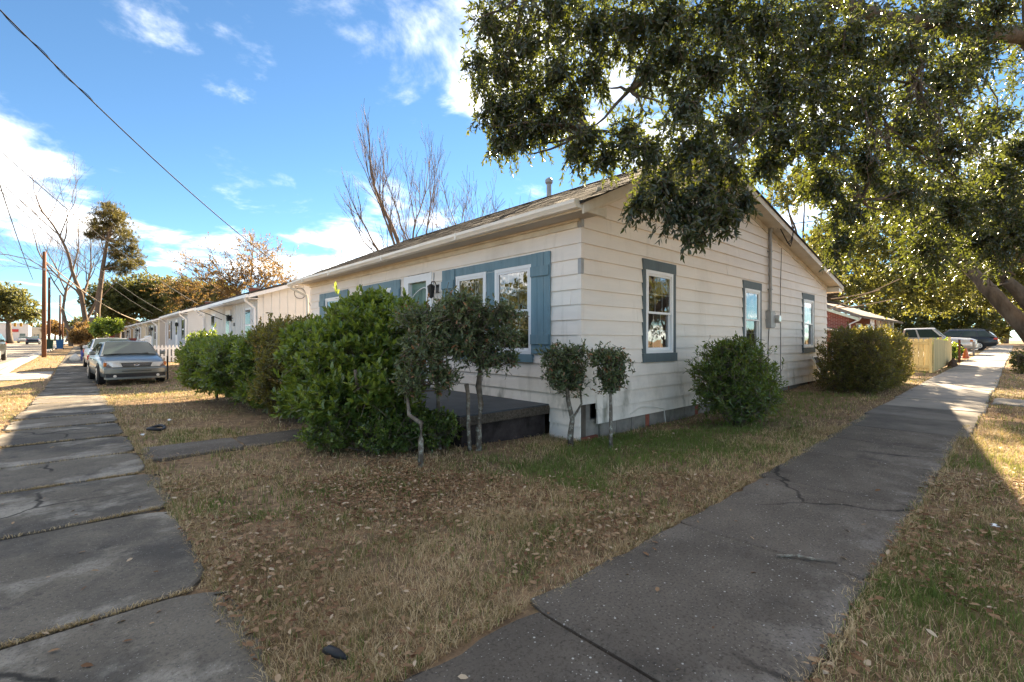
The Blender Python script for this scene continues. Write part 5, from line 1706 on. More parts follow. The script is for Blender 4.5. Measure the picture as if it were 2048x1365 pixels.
h3, z3 = cottage('pale blue lap-sided cottage with white porch railing', 36.8, 47.0, M['pale_blue_lap'], M['pale_blue_lap'], [(37.8, 38.7), (44.4, 45.3)], 40.8, chim=37.6)
h4, z4 = cottage('cream cottage with a bare plywood side wall', 53.0, 63.0, M['cream_lap'], M['grey_lap'], [(54.2, 55.1), (59.5, 60.4)], 57.0, chim=54.0)
h5, z5 = cottage('yellowish cottage with white downspouts further along the row', 69.0, 79.0, M['cream_lap'], M['cream_lap'], [(70.4, 71.3), (75.8, 76.7)], 73.0)
h6, z6 = cottage('tan cottage at the far end of the row', 85.0, 96.0, M['tan_lap'], M['tan_lap'], [(87, 88), (92, 93)], 90.0)
# porch railing of the pale blue cottage and the picket fence before it
rail = thing('porch_railing', 'white stair railing at the pale blue cottage porch', 'railing', (3.4, 39.6, z3))
for i in range(16):
    y = 38.2 + i * .22
    MB().box(3.22, 3.26, y, y + .05, z3 + .3, z3 + 1.22).build('baluster', M['white'], rail)
MB().box(3.20, 3.28, 38.1, 41.8, z3 + 1.22, z3 + 1.30).build('handrail', M['white'], rail)
MB().box(3.20, 3.28, 38.1, 41.8, z3 + .22, z3 + .30).build('bottom_rail', M['white'], rail)
MB().add([(3.2, 38.05, z3 + 1.30), (3.28, 38.05, z3 + 1.30), (2.28, 37.0, z3 + .85), (2.2, 37.0, z3 + .85), (3.2, 38.05, z3 + 1.2), (3.28, 38.05, z3 + 1.2), (2.28, 37.0, z3 + .75), (2.2, 37.0, z3 + .75)], [(0, 1, 2, 3), (7, 6, 5, 4), (0, 4, 5, 1), (1, 5, 6, 2), (2, 6, 7, 3), (3, 7, 4, 0)]).build('stair_rail', M['white'], rail)
for i in range(6):
    t = i / 5
    MB().box(2.24 + t, 2.28 + t, 37.02 + t, 37.06 + t, z3, z3 + .78 + .45 * t).build('baluster', M['white'], rail)
zf = gzf(3.5, 33)
pf = thing('picket_fence', 'low white picket fence behind the grey sedan', 'fence', (3.4, 33, zf))
for i in range(17):
    x = 2.1 + i * .17
    MB().prism([(x, zf - .05), (x + .10, zf - .05), (x + .10, zf + .88), (x + .05, zf + .96), (x, zf + .88)], 1, 33.0, 33.025).build('picket', M['white'], pf)
for zr in (.22, .70):
    MB().box(2.05, 4.95, 33.026, 33.07, zf + zr, zf + zr + .09).build('rail', M['white'], pf)
zr_ = gzf(4, 55)
pr_ = thing('porch_railing', 'rusty red porch railing before the cream cottage', 'railing', (3.6, 56, z4))
MB().box(3.5, 3.56, 53.5, 62, z4 + 1.15, z4 + 1.22).build('handrail', M['red_wall'], pr_)
for i in range(40):
    MB().box(3.51, 3.55, 53.6 + i * .21, 53.64 + i * .21, z4 + .2, z4 + 1.15).build('baluster', M['red_wall'], pr_)
rd = thing('red_house', 'small dark red house with grey roof at the end of the row', 'house', (2, 112, gzf(2, 112)))
zz_ = gzf(2, 112)
MB().box(-1, 9, 112, 120, zz_, zz_ + 2.9).build('wall', M['red_wall'], rd)
MB().prism([(-1.8, zz_ + 2.8), (10, zz_ + 2.8), (7, zz_ + 4.8), (1, zz_ + 4.8)], 1, 111.2, 121).build('roof', M['grey_roof'], rd)
for x in (-.4, 2.2, 5.2):
    w = MB().box(x, x + 1.3, 111.93, 111.99, zz_ + .9, zz_ + 2.4).build('window', M['white'], rd)
    MB().box(x + .12, x + 1.18, 111.9, 111.925, zz_ + 1.0, zz_ + 2.3).build('pane', M['bg_glass'], w)

# brick house on the side street
zb = gzf(30, 6)
bh = thing('brick_house', 'red brick house with white porch posts behind the clipped hedge', 'house', (30, 6.15, zb))
M['brick_wall'] = mat('brick_wall', (.30, .085, .06), .9, .15, var=.1, scale=2)
N_, L_ = M['brick_wall'].node_tree.nodes, M['brick_wall'].node_tree.links
bt = N_.new('ShaderNodeTexBrick')
bt.inputs['Color1'].default_value = (.33, .085, .06, 1)
bt.inputs['Color2'].default_value = (.22, .06, .045, 1)
bt.inputs['Mortar'].default_value = (.40, .30, .25, 1)
bt.inputs['Scale'].default_value = 1.0
bt.inputs['Brick Width'].default_value = .22
bt.inputs['Row Height'].default_value = .075
bt.inputs['Mortar Size'].default_value = .008
tc_ = N_.new('ShaderNodeTexCoord')
sx_ = N_.new('ShaderNodeSeparateXYZ')
cx_ = N_.new('ShaderNodeCombineXYZ')
ad_ = N_.new('ShaderNodeMath')
L_.new(tc_.outputs['Object'], sx_.inputs[0])
L_.new(sx_.outputs[0], ad_.inputs[0])
L_.new(sx_.outputs[1], ad_.inputs[1])
L_.new(ad_.outputs[0], cx_.inputs[0])
L_.new(sx_.outputs[2], cx_.inputs[1])
L_.new(cx_.outputs[0], bt.inputs['Vector'])
L_.new(bt.outputs['Color'], N_['Principled BSDF'].inputs['Base Color'])
GY, GZ_, RY = 6.15, zb + 2.35, 10.2
MB().prism([(GY, zb - .3), (14.3, zb - .3), (14.3, GZ_), (RY, GZ_ + 1.65), (GY, GZ_)], 0, 30.0, 30.2).build('gable_wall', M['brick_wall'], bh)
MB().box(30.2, 41, GY, GY + .2, zb - .3, GZ_).build('front_wall', M['brick_wall'], bh)
MB().prism([(GY - .55, GZ_ - .12), (RY, GZ_ + 1.72), (RY, GZ_ + 1.84), (GY - .55, GZ_)], 0, 29.6, 41.5).build('roof', M['grey_roof'], bh)
MB().prism([(RY, GZ_ + 1.72), (14.8, GZ_ - .10), (14.8, GZ_ + .02), (RY, GZ_ + 1.84)], 0, 29.6, 41.5).build('roof', M['grey_roof'], bh)
M['mint'] = mat('mint_trim', (.55, .62, .52), .6, .3)
MB().prism([(GY - .5, GZ_ - .28), (RY, GZ_ + 1.56), (RY, GZ_ + 1.71), (GY - .5, GZ_ - .13)], 0, 29.62, 29.66).build('rake_board', M['mint'], bh)
MB().tube([(29.8, GY - .55, GZ_ - .1), (29.8, GY - .45, GZ_ - .25), (29.9, GY - .05, GZ_ - .45), (29.9, GY - .05, zb)], .05, 6).build('downspout', M['white'], bh)
pz = zb + 2.15
pr2 = MB().add([(30.2, GY, pz + .28), (36, GY, pz + .28), (36, 4.7, pz), (30.2, 4.7, pz), (30.2, GY, pz + .18), (36, GY, pz + .18), (36, 4.7, pz - .12), (30.2, 4.7, pz - .12)], [(3, 2, 1, 0), (4, 5, 6, 7), (0, 1, 5, 4), (1, 2, 6, 5), (2, 3, 7, 6), (3, 0, 4, 7)]).build('porch_roof', M['grey_roof'], bh)
for x in (30.4, 31.9, 33.3, 34.6, 35.8):
    MB().box(x, x + .16, 5.15, 5.31, zb - .1, pz - .02).build('porch_post', M['white'], bh)
MB().box(30.1, 36.2, 4.7, GY, zb - .2, zb + .3).build('porch_floor', M['kerb'], bh)
for x in (31.5, 34.0):
    w = MB().box(x, x + 1.2, GY - .05, GY - .002, zb + .9, zb + 2.0).build('window', M['white'], bh)
    MB().box(x + .1, x + 1.1, GY - .065, GY - .052, zb + 1.0, zb + 1.9).build('pane', M['bg_glass'], w)
lt = thing('lean_to', 'small brick lean-to with white gutter beside the brick house', 'shed', (26.5, 6.0, gzf(26.5, 6)))
zl = gzf(26.5, 6)
MB().box(26.6, 29.4, 6.15, 8.4, zl - .2, zl + 1.45).build('wall', M['brick_wall'], lt)
MB().prism([(5.85, zl + 1.46), (8.6, zl + 2.1), (8.6, zl + 2.18), (5.85, zl + 1.54)], 0, 26.3, 29.5).build('roof', M['grey_roof'], lt)
MB().tube([(26.35, 5.83, zl + 1.48), (26.4, 5.9, zl + 1.38), (26.55, 6.1, zl + 1.25), (26.55, 6.1, zl)], .045, 6).build('downspout', M['white'], lt)

# ------------------------------------------------------------------ new board fence and gate
zfc = gzf(22.5, 2.1)
gate = thing('board_gate', 'new yellow pine gate standing end-on to the side walk', 'gate', (22.5, 2.7, zfc))
for i in range(9):
    y = 2.22 + i * .145
    MB().prism([(y, zfc + .03), (y + .134, zfc + .03), (y + .134, zfc + 1.17), (y + .11, zfc + 1.20), (y + .028, zfc + 1.20), (y, zfc + 1.17)], 0, 22.5, 22.52).build('board', M['pine_wood'], gate)
for zr in (.13, .98):
    MB().box(22.455, 22.498, 2.22, 3.52, zfc + zr, zfc + zr + .10).build('rail', M['pine_wood'], gate)
for y in (2.22, 3.42):
    MB().box(22.456, 22.499, y, y + .10, zfc + .232, zfc + .978).build('stile', M['pine_wood'], gate)
pf2 = thing('board_fence', 'new yellow pine board fence running along the side walk', 'fence', (22.5, 2.12, zfc))
for i in range(46):
    x = 22.56 + i * .145
    zz_ = gzf(x, 2.1)
    MB().prism([(x, zz_), (x + .134, zz_), (x + .134, zz_ + 1.17 - .004 * i), (x + .11, zz_ + 1.20 - .004 * i), (x + .028, zz_ + 1.20 - .004 * i), (x, zz_ + 1.17 - .004 * i)], 1, 2.10, 2.12).build('board', M['pine_wood'], pf2)
for x in (22.44, 25.5, 29.1):
    MB().box(x, x + .09, 2.125, 2.215, gzf(x, 2.1) - .2, gzf(x, 2.1) + 1.22).build('post', M['pine_wood'], pf2)
for zr in (.2, .9):
    MB().add([(22.56, 2.125, gzf(22.5, 2.1) + zr), (29.1, 2.125, gzf(29.1, 2.1) + zr), (29.1, 2.16, gzf(29.1, 2.1) + zr), (22.56, 2.16, gzf(22.5, 2.1) + zr), (22.56, 2.125, gzf(22.5, 2.1) + zr + .09), (29.1, 2.125, gzf(29.1, 2.1) + zr + .09), (29.1, 2.16, gzf(29.1, 2.1) + zr + .09), (22.56, 2.16, gzf(22.5, 2.1) + zr + .09)],
             [(0, 3, 2, 1), (4, 5, 6, 7), (0, 1, 5, 4), (1, 2, 6, 5), (2, 3, 7, 6), (3, 0, 4, 7)]).build('rail', M['pine_wood'], pf2)
# mound of mulch before the fence
mm = MB()
n1, n2 = 18, 7
cx, cy, cz = 27.3, 1.93, gzf(27.3, 1.9) - .03
vs_, fs_ = [], []
for i in range(n2 + 1):
    for j in range(n1):
        a = 2 * math.pi * j / n1
        rr = (i / n2) * (1 + .08 * rng.normal())
        vs_.append((cx + 1.1 * rr * math.cos(a), cy + .16 * rr * math.sin(a), cz + .30 * max(0, 1 - (i / n2) ** 2) * (1 + .1 * rng.normal())))
for i in range(n2):
    for j in range(n1):
        fs_.append((i * n1 + j, (i + 1) * n1 + j, (i + 1) * n1 + (j + 1) % n1, i * n1 + (j + 1) % n1))
M['mulch'] = mat('brown_mulch', (.10, .065, .045), .98, .05, var=.5, scale=12, bump=1, bscale=40)
tag(mm.add(vs_, fs_).build('mulch_pile', M['mulch'], smooth=True), 'low brown mound of mulch at the foot of the board fence', 'mulch pile')
M['rust'] = mat('rusty_iron', (.10, .04, .025), .8, .2, var=.3, scale=10)
tag(MB().tube([(31, 1.96, gzf(31, 2) - .1), (31, 1.96, gzf(31, 2) + 1.08)], .045, 8).build('iron_post', M['rust']), 'thin rusty iron post beside the side walk', 'post')
tag(MB().box(41.0, 41.10, 1.9, 2.0, gzf(41, 2) - .1, gzf(41, 2) + .85).build('marker_post', M['kerb'], bevel=.01), 'short grey post in front of the parked wagon', 'post')
cone = thing('traffic_cone', 'small orange-red traffic cone by the rusty post', 'cone', (36, 2.02, gzf(36, 2)))
zc = gzf(36, 2)
MB().box(35.75, 36.25, 1.87, 2.17, zc, zc + .04).build('base', M['lamp_red'], cone)
MB().tube([(36, 2.02, zc + .04), (36, 2.02, zc + .55)], [.15, .04], 12).build('cone_body', M['lamp_amber'], cone)


# ------------------------------------------------------------------ vehicles
def paint(name, col, metal=.35):
    return mat(name, col, .28, .5, metal=metal, var=.02, coat=.35)


def inset(q, f, push):
    q = [Vector(p) for p in q]
    c = sum(q, Vector()) / len(q)
    nrm = (q[1] - q[0]).cross(q[-1] - q[0]).normalized()
    return [p.lerp(c, f) + nrm * push for p in q]


def vehicle(name, label, cat, loc, rz, col, kind='sedan', detail=True, group=None, sc=1.0):
    t = thing(name, label, cat, (loc[0], loc[1], gzf(loc[0], loc[1])), group, rz, local=True)
    t.scale = (sc, sc, sc)
    m = paint(name + '_paint', col)
    if kind == 'sedan':
        L2, top = 2.38, 1.40
        st = [(-2.38, .68, .42, .74), (-2.30, .78, .30, .90), (-2.0, .85, .21, .98), (-1.2, .885, .19, .97), (0, .89, .19, .94), (1.0, .885, .19, .92), (1.6, .87, .19, .86), (2.05, .83, .20, .77), (2.27, .76, .24, .69), (2.38, .66, .34, .60)]
        cab = dict(br=-1.85, bf=1.18, rf=.38, rr=-1.05, zb=.93, zr=1.38)
        ax = (-1.32, 1.36)
        wr = .315
    elif kind == 'wagon':
        L2, top = 2.40, 1.66
        st = [(-2.40, .72, .50, .95), (-2.32, .82, .36, 1.05), (-1.9, .89, .28, 1.08), (-1.0, .90, .27, 1.08), (0, .90, .27, 1.06), (1.0, .90, .27, 1.04), (1.6, .88, .27, 1.0), (2.1, .83, .30, .92), (2.3, .76, .34, .80), (2.40, .66, .42, .70)]
        cab = dict(br=-2.30, bf=1.25, rf=.45, rr=-1.75, zb=1.06, zr=1.62)
        ax = (-1.36, 1.36)
        wr = .34
    else:
        L2, top = 2.75, 1.85
        st = [(-2.75, .86, .52, 1.12), (-2.68, .92, .42, 1.14), (-1.0, .95, .36, 1.14), (0, .96, .34, 1.14), (1.0, .96, .34, 1.14), (1.8, .94, .34, 1.12), (2.45, .90, .36, 1.08), (2.68, .86, .40, 1.0), (2.75, .78, .48, .88)]
        cab = dict(br=-1.15, bf=1.30, rf=.62, rr=-.95, zb=1.12, zr=1.82)
        ax = (-1.75, 1.75)
        wr = .38
    mb = MB()
    rings = []
    for (x, hw, zb_, zs) in st:
        h = zs - zb_
        half = [(-hw * .80, zb_), (-hw * .97, zb_ + .10 * h), (-hw, zb_ + .40 * h), (-hw * .985, zb_ + .74 * h), (-hw * .92, zs - .03), (-hw * .78, zs), (-hw * .40, zs + .022)]
        ring = [(x, y, z) for y, z in half] + [(x, 0, zs + .030)] + [(x, -y, z) for y, z in reversed(half)]
        rings.append(ring)
    n = len(rings[0])
    vs_ = [p for r_ in rings for p in r_]
    fs_ = []
    for i in range(len(rings) - 1):
        for k in range(n):
            fs_.append((i * n + k, i * n + (k + 1) % n, (i + 1) * n + (k + 1) % n, (i + 1) * n + k))
    fs_ += [tuple(range(n)), tuple((len(rings) - 1) * n + k for k in range(n - 1, -1, -1))]
    body = mb.add(vs_, fs_).build('body', m, t, smooth=True)
    body.data.polygons[len(fs_) - 1].use_smooth = False
    c = cab
    wb, wt = (st[4][1] - .06), (st[4][1] - .27 if kind != 'pickup' else st[4][1] - .2)
    B = {s: dict(A=Vector((c['br'], s * wb, c['zb'] - .02)), B=Vector((c['bf'], s * (wb - .02), c['zb'] - .03)), C=Vector((c['rf'], s * wt, c['zr'])), D=Vector((c['rr'], s * wt, c['zr'] - .03))) for s in (-1, 1)}
    cv = [B[-1]['A'], B[-1]['B'], B[-1]['C'], B[-1]['D'], B[1]['A'], B[1]['B'], B[1]['C'], B[1]['D'], Vector((c['rf'] + .03, 0, c['zr'] + .035)), Vector((c['rr'] - .03, 0, c['zr'] + .01)), Vector((c['bf'] + .06, 0, c['zb'])), Vector((c['br'] - .08, 0, c['zb']))]
    cf = [(0, 1, 2, 3), (7, 6, 5, 4), (3, 2, 8, 9), (9, 8, 6, 7), (1, 10, 8, 2), (10, 5, 6, 8), (0, 3, 9, 11), (11, 9, 7, 4)]
    MB().add(cv, cf).build('cabin', m, t, bevel=.09)
    # glass: windscreen, rear window, side windows
    g = M['car_glass']
    ws = MB()
    lo = [cv[1].lerp(cv[2], .06), cv[10].lerp(cv[8], .06), cv[5].lerp(cv[6], .06)]
    hi = [cv[1].lerp(cv[2], .92), cv[10].lerp(cv[8], .92), cv[5].lerp(cv[6], .92)]
    ws.add([Vector((p.x + .032, p.y * .93, p.z + .022)) for p in lo + hi], [(0, 1, 4, 3), (1, 2, 5, 4)])
    ws.build('windscreen', g, t, smooth=True)
    rw = MB()
    for q in ((cv[0], cv[11], cv[9], cv[3]), (cv[11], cv[4], cv[7], cv[9])):
        rw.add([p + Vector((-.028, 0, .018)) for p in [q[0].lerp(q[3], .12), q[1].lerp(q[2], .12), q[1].lerp(q[2], .9), q[0].lerp(q[3], .9)]], [(3, 2, 1, 0)])
    for i_, v_ in enumerate(rw.v):
        rw.v[i_] = (v_[0], v_[1] * .9, v_[2])
    rw.build('rear_window', g, t)
    splits = {'sedan': ((.10, .44), (.47, .90)), 'wagon': ((.04, .26), (.29, .56), (.59, .93)), 'pickup': ((.08, .40), (.45, .92))}[kind]
    for s in (-1, 1):
        b = B[s]
        for (u0, u1) in splits:
            q = [b['A'].lerp(b['B'], u0), b['A'].lerp(b['B'], u1), b['D'].lerp(b['C'], min(1, max(0, (u1 - .02)))), b['D'].lerp(b['C'], max(0, u0 - .02))]
            q = [q[0].lerp(q[3], .08), q[1].lerp(q[2], .08), q[1].lerp(q[2], .88), q[0].lerp(q[3], .88)]
            q = [p + Vector((0, s * .022, .006)) for p in q]
            MB().add(q, [(0, 1, 2, 3) if s < 0 else (3, 2, 1, 0)]).build('side_window', g, t)
    # wheels
    hwm = st[4][1]
    for x in ax:
        for s in (-1, 1):
            MB().tube([(x, s * (hwm - .17), wr), (x, s * (hwm - .005), wr)], wr * 1.18, 22).build('wheel_arch', M['plastic'], t)
            wh = MB().tube([(x, s * (hwm - .2), wr), (x, s * (hwm - .03), wr), (x, s * (hwm + .005), wr), (x, s * (hwm + .012), wr)], [wr, wr, wr * .96, wr * .85], 22).build('wheel', M['tyre'], t)
            MB().tube([(x, s * (hwm + .0), wr), (x, s * (hwm + .016), wr), (x, s * (hwm + .020), wr)], [wr * .66, wr * .66, wr * .58], 18).build('rim', M['rim'], wh)
            for k in range(5):
                a = k * 2 * math.pi / 5
                p0 = Vector((x + math.cos(a) * wr * .36, s * (hwm + .021), wr + math.sin(a) * wr * .36))
                MB().tube([p0, p0 + Vector((0, s * .003, 0))], wr * .11, 8).build('rim_slot', M['plastic'], wh)
    zf_ = st[-1][3]
    xf = st[-1][0]
    hwf = st[-2][1]
    # lamps and grille follow the curve of the nose
    for s in (-1, 1):
        MB().add([(xf - .16, s * (hwf + .015), zf_ - .02), (xf + .005, s * .60, zf_ - .03), (xf + .022, s * .36, zf_ - .03), (xf + .018, s * .40, zf_ + .10), (xf - .03, s * .60, zf_ + .115), (xf - .20, s * (hwf + .0), zf_ + .125), (xf - .3, s * .5, zf_), (xf - .3, s * .5, zf_ + .06)],
                 [(0, 1, 4, 5), (1, 2, 3, 4), (5, 4, 3, 7), (0, 6, 2, 1)] if s > 0 else [(5, 4, 1, 0), (4, 3, 2, 1), (7, 3, 4, 5), (1, 2, 6, 0)]).build('headlight', M['lamp_clear'], t)
        MB().box(xf - .26, xf - .13, s * (hwf + .012) - .035, s * (hwf + .012) + .035, zf_ - .01, zf_ + .115).build('indicator', M['lamp_amber'], t, bevel=.01)
        zt_ = st[1][3]
        MB().box(st[0][0] - .015, st[0][0] + .20, s * (st[1][1] - .02) - .10, s * (st[1][1] - .02) + .035, zt_ - .22, zt_ - .06).build('tail_lamp', M['lamp_red'], t, bevel=.015)
        mx = c['bf'] - .28
        MB().box(mx - .06, mx + .07, s * (wb + .12) - .09, s * (wb + .12) + .07, c['zb'] - .0, c['zb'] + .13).build('mirror', m if kind != 'pickup' else M['plastic'], t, bevel=.03)
        for hx in (.30, -.72):
            MB().box(hx - .09, hx + .09, s * hwm - .01, s * hwm + .016, c['zb'] - .17, c['zb'] - .135).build('door_handle', m, t, bevel=.006)
        MB().box(ax[0] + .45, ax[1] - .45, s * hwm - .012, s * hwm + .010, st[4][2] + .30, st[4][2] + .35).build('side_moulding', m, t, bevel=.008)
    gr = MB().prism([(-.36, zf_ - .02), (.36, zf_ - .02), (.40, zf_ + .085), (-.40, zf_ + .085)], 0, xf - .03, xf + .022).build('grille', M['plastic'], t)
    MB().prism([(-.43, zf_ + .09), (.43, zf_ + .09), (.41, zf_ + .108), (-.41, zf_ + .108)], 0, xf - .05, xf + .024).build('grille_trim', M['chrome'], gr)
    for k in range(4):
        MB().box(xf + .012, xf + .026, -.36, .36, zf_ + .0 + .02 * k, zf_ + .006 + .02 * k).build('grille_bar', M['metal'], gr)
    if detail:
        for (ra, rb) in ((.062, .036), (.030, .034), (.058, .016)):
            pts = [(xf + .030, ra * math.cos(a), zf_ + .035 + rb * math.sin(a)) for a in np.linspace(0, 6.2832, 17)]
            MB().tube(pts, .006, 5).build('emblem', M['chrome'], gr)
    bz = st[-1][2]
    def nose(w_, dpt):
        return [(xf - .26, -w_)] + [(xf - .10 + dpt * math.cos(a) ** .7, w_ * math.sin(a)) for a in np.linspace(-1.45, 1.45, 13)] + [(xf - .26, w_)]
    for (nm, w_, dp, za, zb2, mm_, bv) in (('bumper', .82, .175, bz + .0, bz + .20, m, .035), ('lower_intake', .76, .15, bz - .10, bz - .002, M['plastic'], 0), ('lip', .79, .165, bz - .17, bz - .102, m, .012)):
        q_ = MB().prism(nose(w_, dp), 2, za, zb2).build(nm, mm_, t, smooth=True, bevel=bv)
        q_.data.set_sharp_from_angle(angle=R(40))
    MB().prism([(xf + .04, -.5), (xf + .083, -.25), (xf + .083, .25), (xf + .04, .5)], 2, bz + .085, bz + .105).build('bumper_strip', M['plastic'], t)
    if detail:
        for s in (-1, 1):
            MB().tube([(xf - .03, s * .55, bz - .06), (xf + .045, s * .55, bz - .06)], .045, 10).build('fog_lamp', M['lamp_clear'], t)
    xr = st[0][0]
    MB().prism([(xr + .2, -.80), (xr + .03, -.80), (xr - .05, -.60), (xr - .05, .60), (xr + .03, .80), (xr + .2, .80)], 2, st[0][2] - .02, st[0][2] + .2).build('rear_bumper', m if kind != 'wagon' else M['plastic'], t, bevel=.03)
    if kind == 'wagon':
        for s in (-1, 1):
            MB().tube([(c['rr'] + .1, s * (wt - .02), c['zr'] + .03), (c['rr'] + .3, s * (wt - .02), c['zr'] + .07), (c['rf'] - .2, s * (wt - .02), c['zr'] + .07), (c['rf'], s * (wt - .02), c['zr'] + .03)], .02, 6).build('roof_rail', M['metal'], t)
        MB().box(c['rr'] - .28, c['rr'] + .02, -.58, .58, c['zr'] - .01, c['zr'] + .035).build('spoiler', M['plastic'], t, bevel=.015)
    if kind == 'pickup':
        MB().box(-2.68, -1.22, -.82, .82, 1.145, 1.172).build('bed_cover', M['plastic'], t)
        MB().box(xf - .02, xf + .05, -.80, .80, .60, .72).build('chrome_bumper', M['chrome'], t, bevel=.02)
    if detail and kind == 'sedan':
        MB().box(-.35, .18, -.42, .42, c['zr'] + .036, c['zr'] + .055).build('sunroof', M['plastic'], t, bevel=.008)
        for s in (-.35, .2):
            MB().tube([(c['bf'] + .03, s - .25, c['zb'] + .02), (c['bf'] - .02, s + .28, c['zb'] + .06)], .010, 5).build('wiper', M['plastic'], t)
    return t


vehicle('parked_sedan', 'grey-green sedan with a dark grille parked on the dry lawn', 'car', (1.14, 21.9), R(-90 + 4), (.15, .165, .16), 'sedan')
vehicle('parked_sedan', 'white sedan parked directly behind the grey-green one', 'car', (1.0, 29.2), R(-90 + 3), (.55, .56, .57), 'sedan', False)
vehicle('pickup_truck', 'white pickup parked behind the new board fence', 'pickup', (42.5, 4.5), R(-90), (.66, .66, .66), 'pickup', False, sc=.95)
vehicle('parked_wagon', 'dark blue-grey wagon with red tail lamp beyond the pickup', 'car', (54.0, 3.6), R(90), (.028, .034, .042), 'wagon', False)
vehicle('street_car', 'dark sport utility vehicle cut off by the left edge of the picture', 'car', (-4.25, 39.5), R(-90), (.03, .035, .03), 'wagon', False, 'cars on the street')
vehicle('street_car', 'dark blue sedan driving away past the utility pole', 'car', (-6.6, 122), R(90), (.025, .04, .07), 'sedan', False, 'cars on the street')
vehicle('street_car', 'grey sedan further down the street on the left', 'car', (-12.5, 138), R(-90), (.16, .18, .18), 'sedan', False, 'cars on the street')
vehicle('street_car', 'pale sedan waiting between the two far cars', 'car', (-9.6, 150), R(-90), (.5, .5, .5), 'sedan', False, 'cars on the street')
vehicle('street_car', 'white van-like car far off by the second pole', 'car', (-2.2, 160), R(90), (.6, .6, .6), 'wagon', False, 'cars on the street')

# ------------------------------------------------------------------ poles, wires, bins, far buildings
plist = [(-1.88, 43.9, 7.0, .125, 'tall brown wooden utility pole on the verge'), (-3.05, 81.6, 8.7, .15, 'greenish utility pole behind the first one'), (-3.0, 118, 8.9, .16, 'third utility pole in the receding line'), (-3.4, 152, 9.2, .17, 'farthest utility pole in the receding line')]
for (x, y, h, r_, lb) in plist:
    z = gzf(x, y)
    p = thing('utility_pole', lb, 'pole', (x, y, z), 'utility poles along the street')
    MB().tube([(x, y, z - .3), (x, y, z + h * .5), (x + .02, y, z + h)], [r_, r_ * .9, r_ * .75], 10).build('shaft', M['pole'], p, smooth=True)
    MB().box(x - .02, x + .1, y - .2, y + .2, z + h * .82, z + h * .84).build('bracket', M['metal'], p)
p0 = bpy.data.objects['utility_pole']
arm = [(-1.9, 43.9, 6.1), (-2.6, 44.2, 6.6), (-3.6, 44.7, 6.85), (-5.0, 45.2, 6.9)]
MB().tube(arm, .03, 6).build('lamp_arm', M['metal'], p0)


def wire(label, a, b, sag, r_=.012, m='wire', n=18):
    a, b = Vector(a), Vector(b)
    pts = [a.lerp(b, t) + Vector((0, 0, -sag * 4 * t * (1 - t))) for t in np.linspace(0, 1, n)]
    return tag(MB().tube(pts, r_, 5).build('overhead_wire', M[m]), label, 'wire', 'overhead wires')


s0 = at(-40, -20, 6.6)
w1 = wire('twisted black service cable sagging to the far corner of the cottage', s0, (4.75, 14.75, 3.18), .25, .011)
tw = MB()
a_, b_ = s0, Vector((4.75, 14.75, 3.18))
tw_pts = [a_.lerp(b_, t) + Vector((.022 * math.cos(t * 70), 0, -.25 * 4 * t * (1 - t) + .022 * math.sin(t * 70))) for t in np.linspace(0, .22, 60)]
tw.tube(tw_pts, .007, 4).build('strand', M['wire'], w1)
wire('thin cable dropping to the white cottage next door', at(-30, 275, 13), (4.75, 31.1, 3.3), .35, .013)
wire('upper of two parallel cables over the cottages', at(-20, 345, 18), (4.8, 47.2, 3.6), .5, .015)
wire('lower of two parallel cables over the cottages', at(-20, 362, 18), (4.8, 53.0, 3.6), .5, .015)
wire('steep cable crossing in front of the utility poles', at(-10, 340, 17), at(66, 560, 44), .2, .022)
wire('pale mossy cable slanting down to the cottage roofs', (-1.88, 43.9, 6.6), (4.9, 69.5, 3.5), .6, .035, 'wire_pale')
wire('pale thin cable from the pole to the red house', (-3.05, 81.6, 7.0), (0.5, 111.5, 3.7), .5, .03, 'wire_pale')
wire('service cable leaving the mast on the gable', (12.62, 3.70, 4.10), at(1650, 418, 12.4) + Vector((6, -3.4, 1.4)), .15, .010)
for i, (pa, pb, lb) in enumerate((((1662, 598), (1760, 580), 'uppermost pale cable behind the rear eave'), ((1660, 617), (1800, 558), 'thick pale cable rising behind the rear eave'), ((1672, 617), (1790, 598), 'lowest pale cable over the brick house roof'))):
    wire(lb, at(*pa, 22), at(*pb, 20), .05, .022, 'wire_pale')


def bin_(label, x, y, col, nm):
    z = gzf(x, y)
    b = thing('wheelie_bin', label, 'bin', (x, y, z), 'bins on the verge')
    m = mat(nm, col, .5, .3)
    mb = MB()
    mb.add([(x - .24, y - .26, z + .06), (x + .24, y - .26, z + .06), (x + .24, y + .26, z + .06), (x - .24, y + .26, z + .06), (x - .30, y - .33, z + .98), (x + .30, y - .33, z + .98), (x + .30, y + .33, z + .98), (x - .30, y + .33, z + .98)],
           [(0, 3, 2, 1), (0, 1, 5, 4), (1, 2, 6, 5), (2, 3, 7, 6), (3, 0, 4, 7), (4, 5, 6, 7)])
    mb.build('tub', m, b, bevel=.02)
    MB().box(x - .33, x + .33, y - .36, y + .36, z + .985, z + 1.06).build('lid', m, b, bevel=.025)
    for s in (-1, 1):
        MB().tube([(x + s * .25, y + .24, z + .1), (x + s * .30, y + .24, z + .1)], .1, 10).build('wheel', M['tyre'], b)


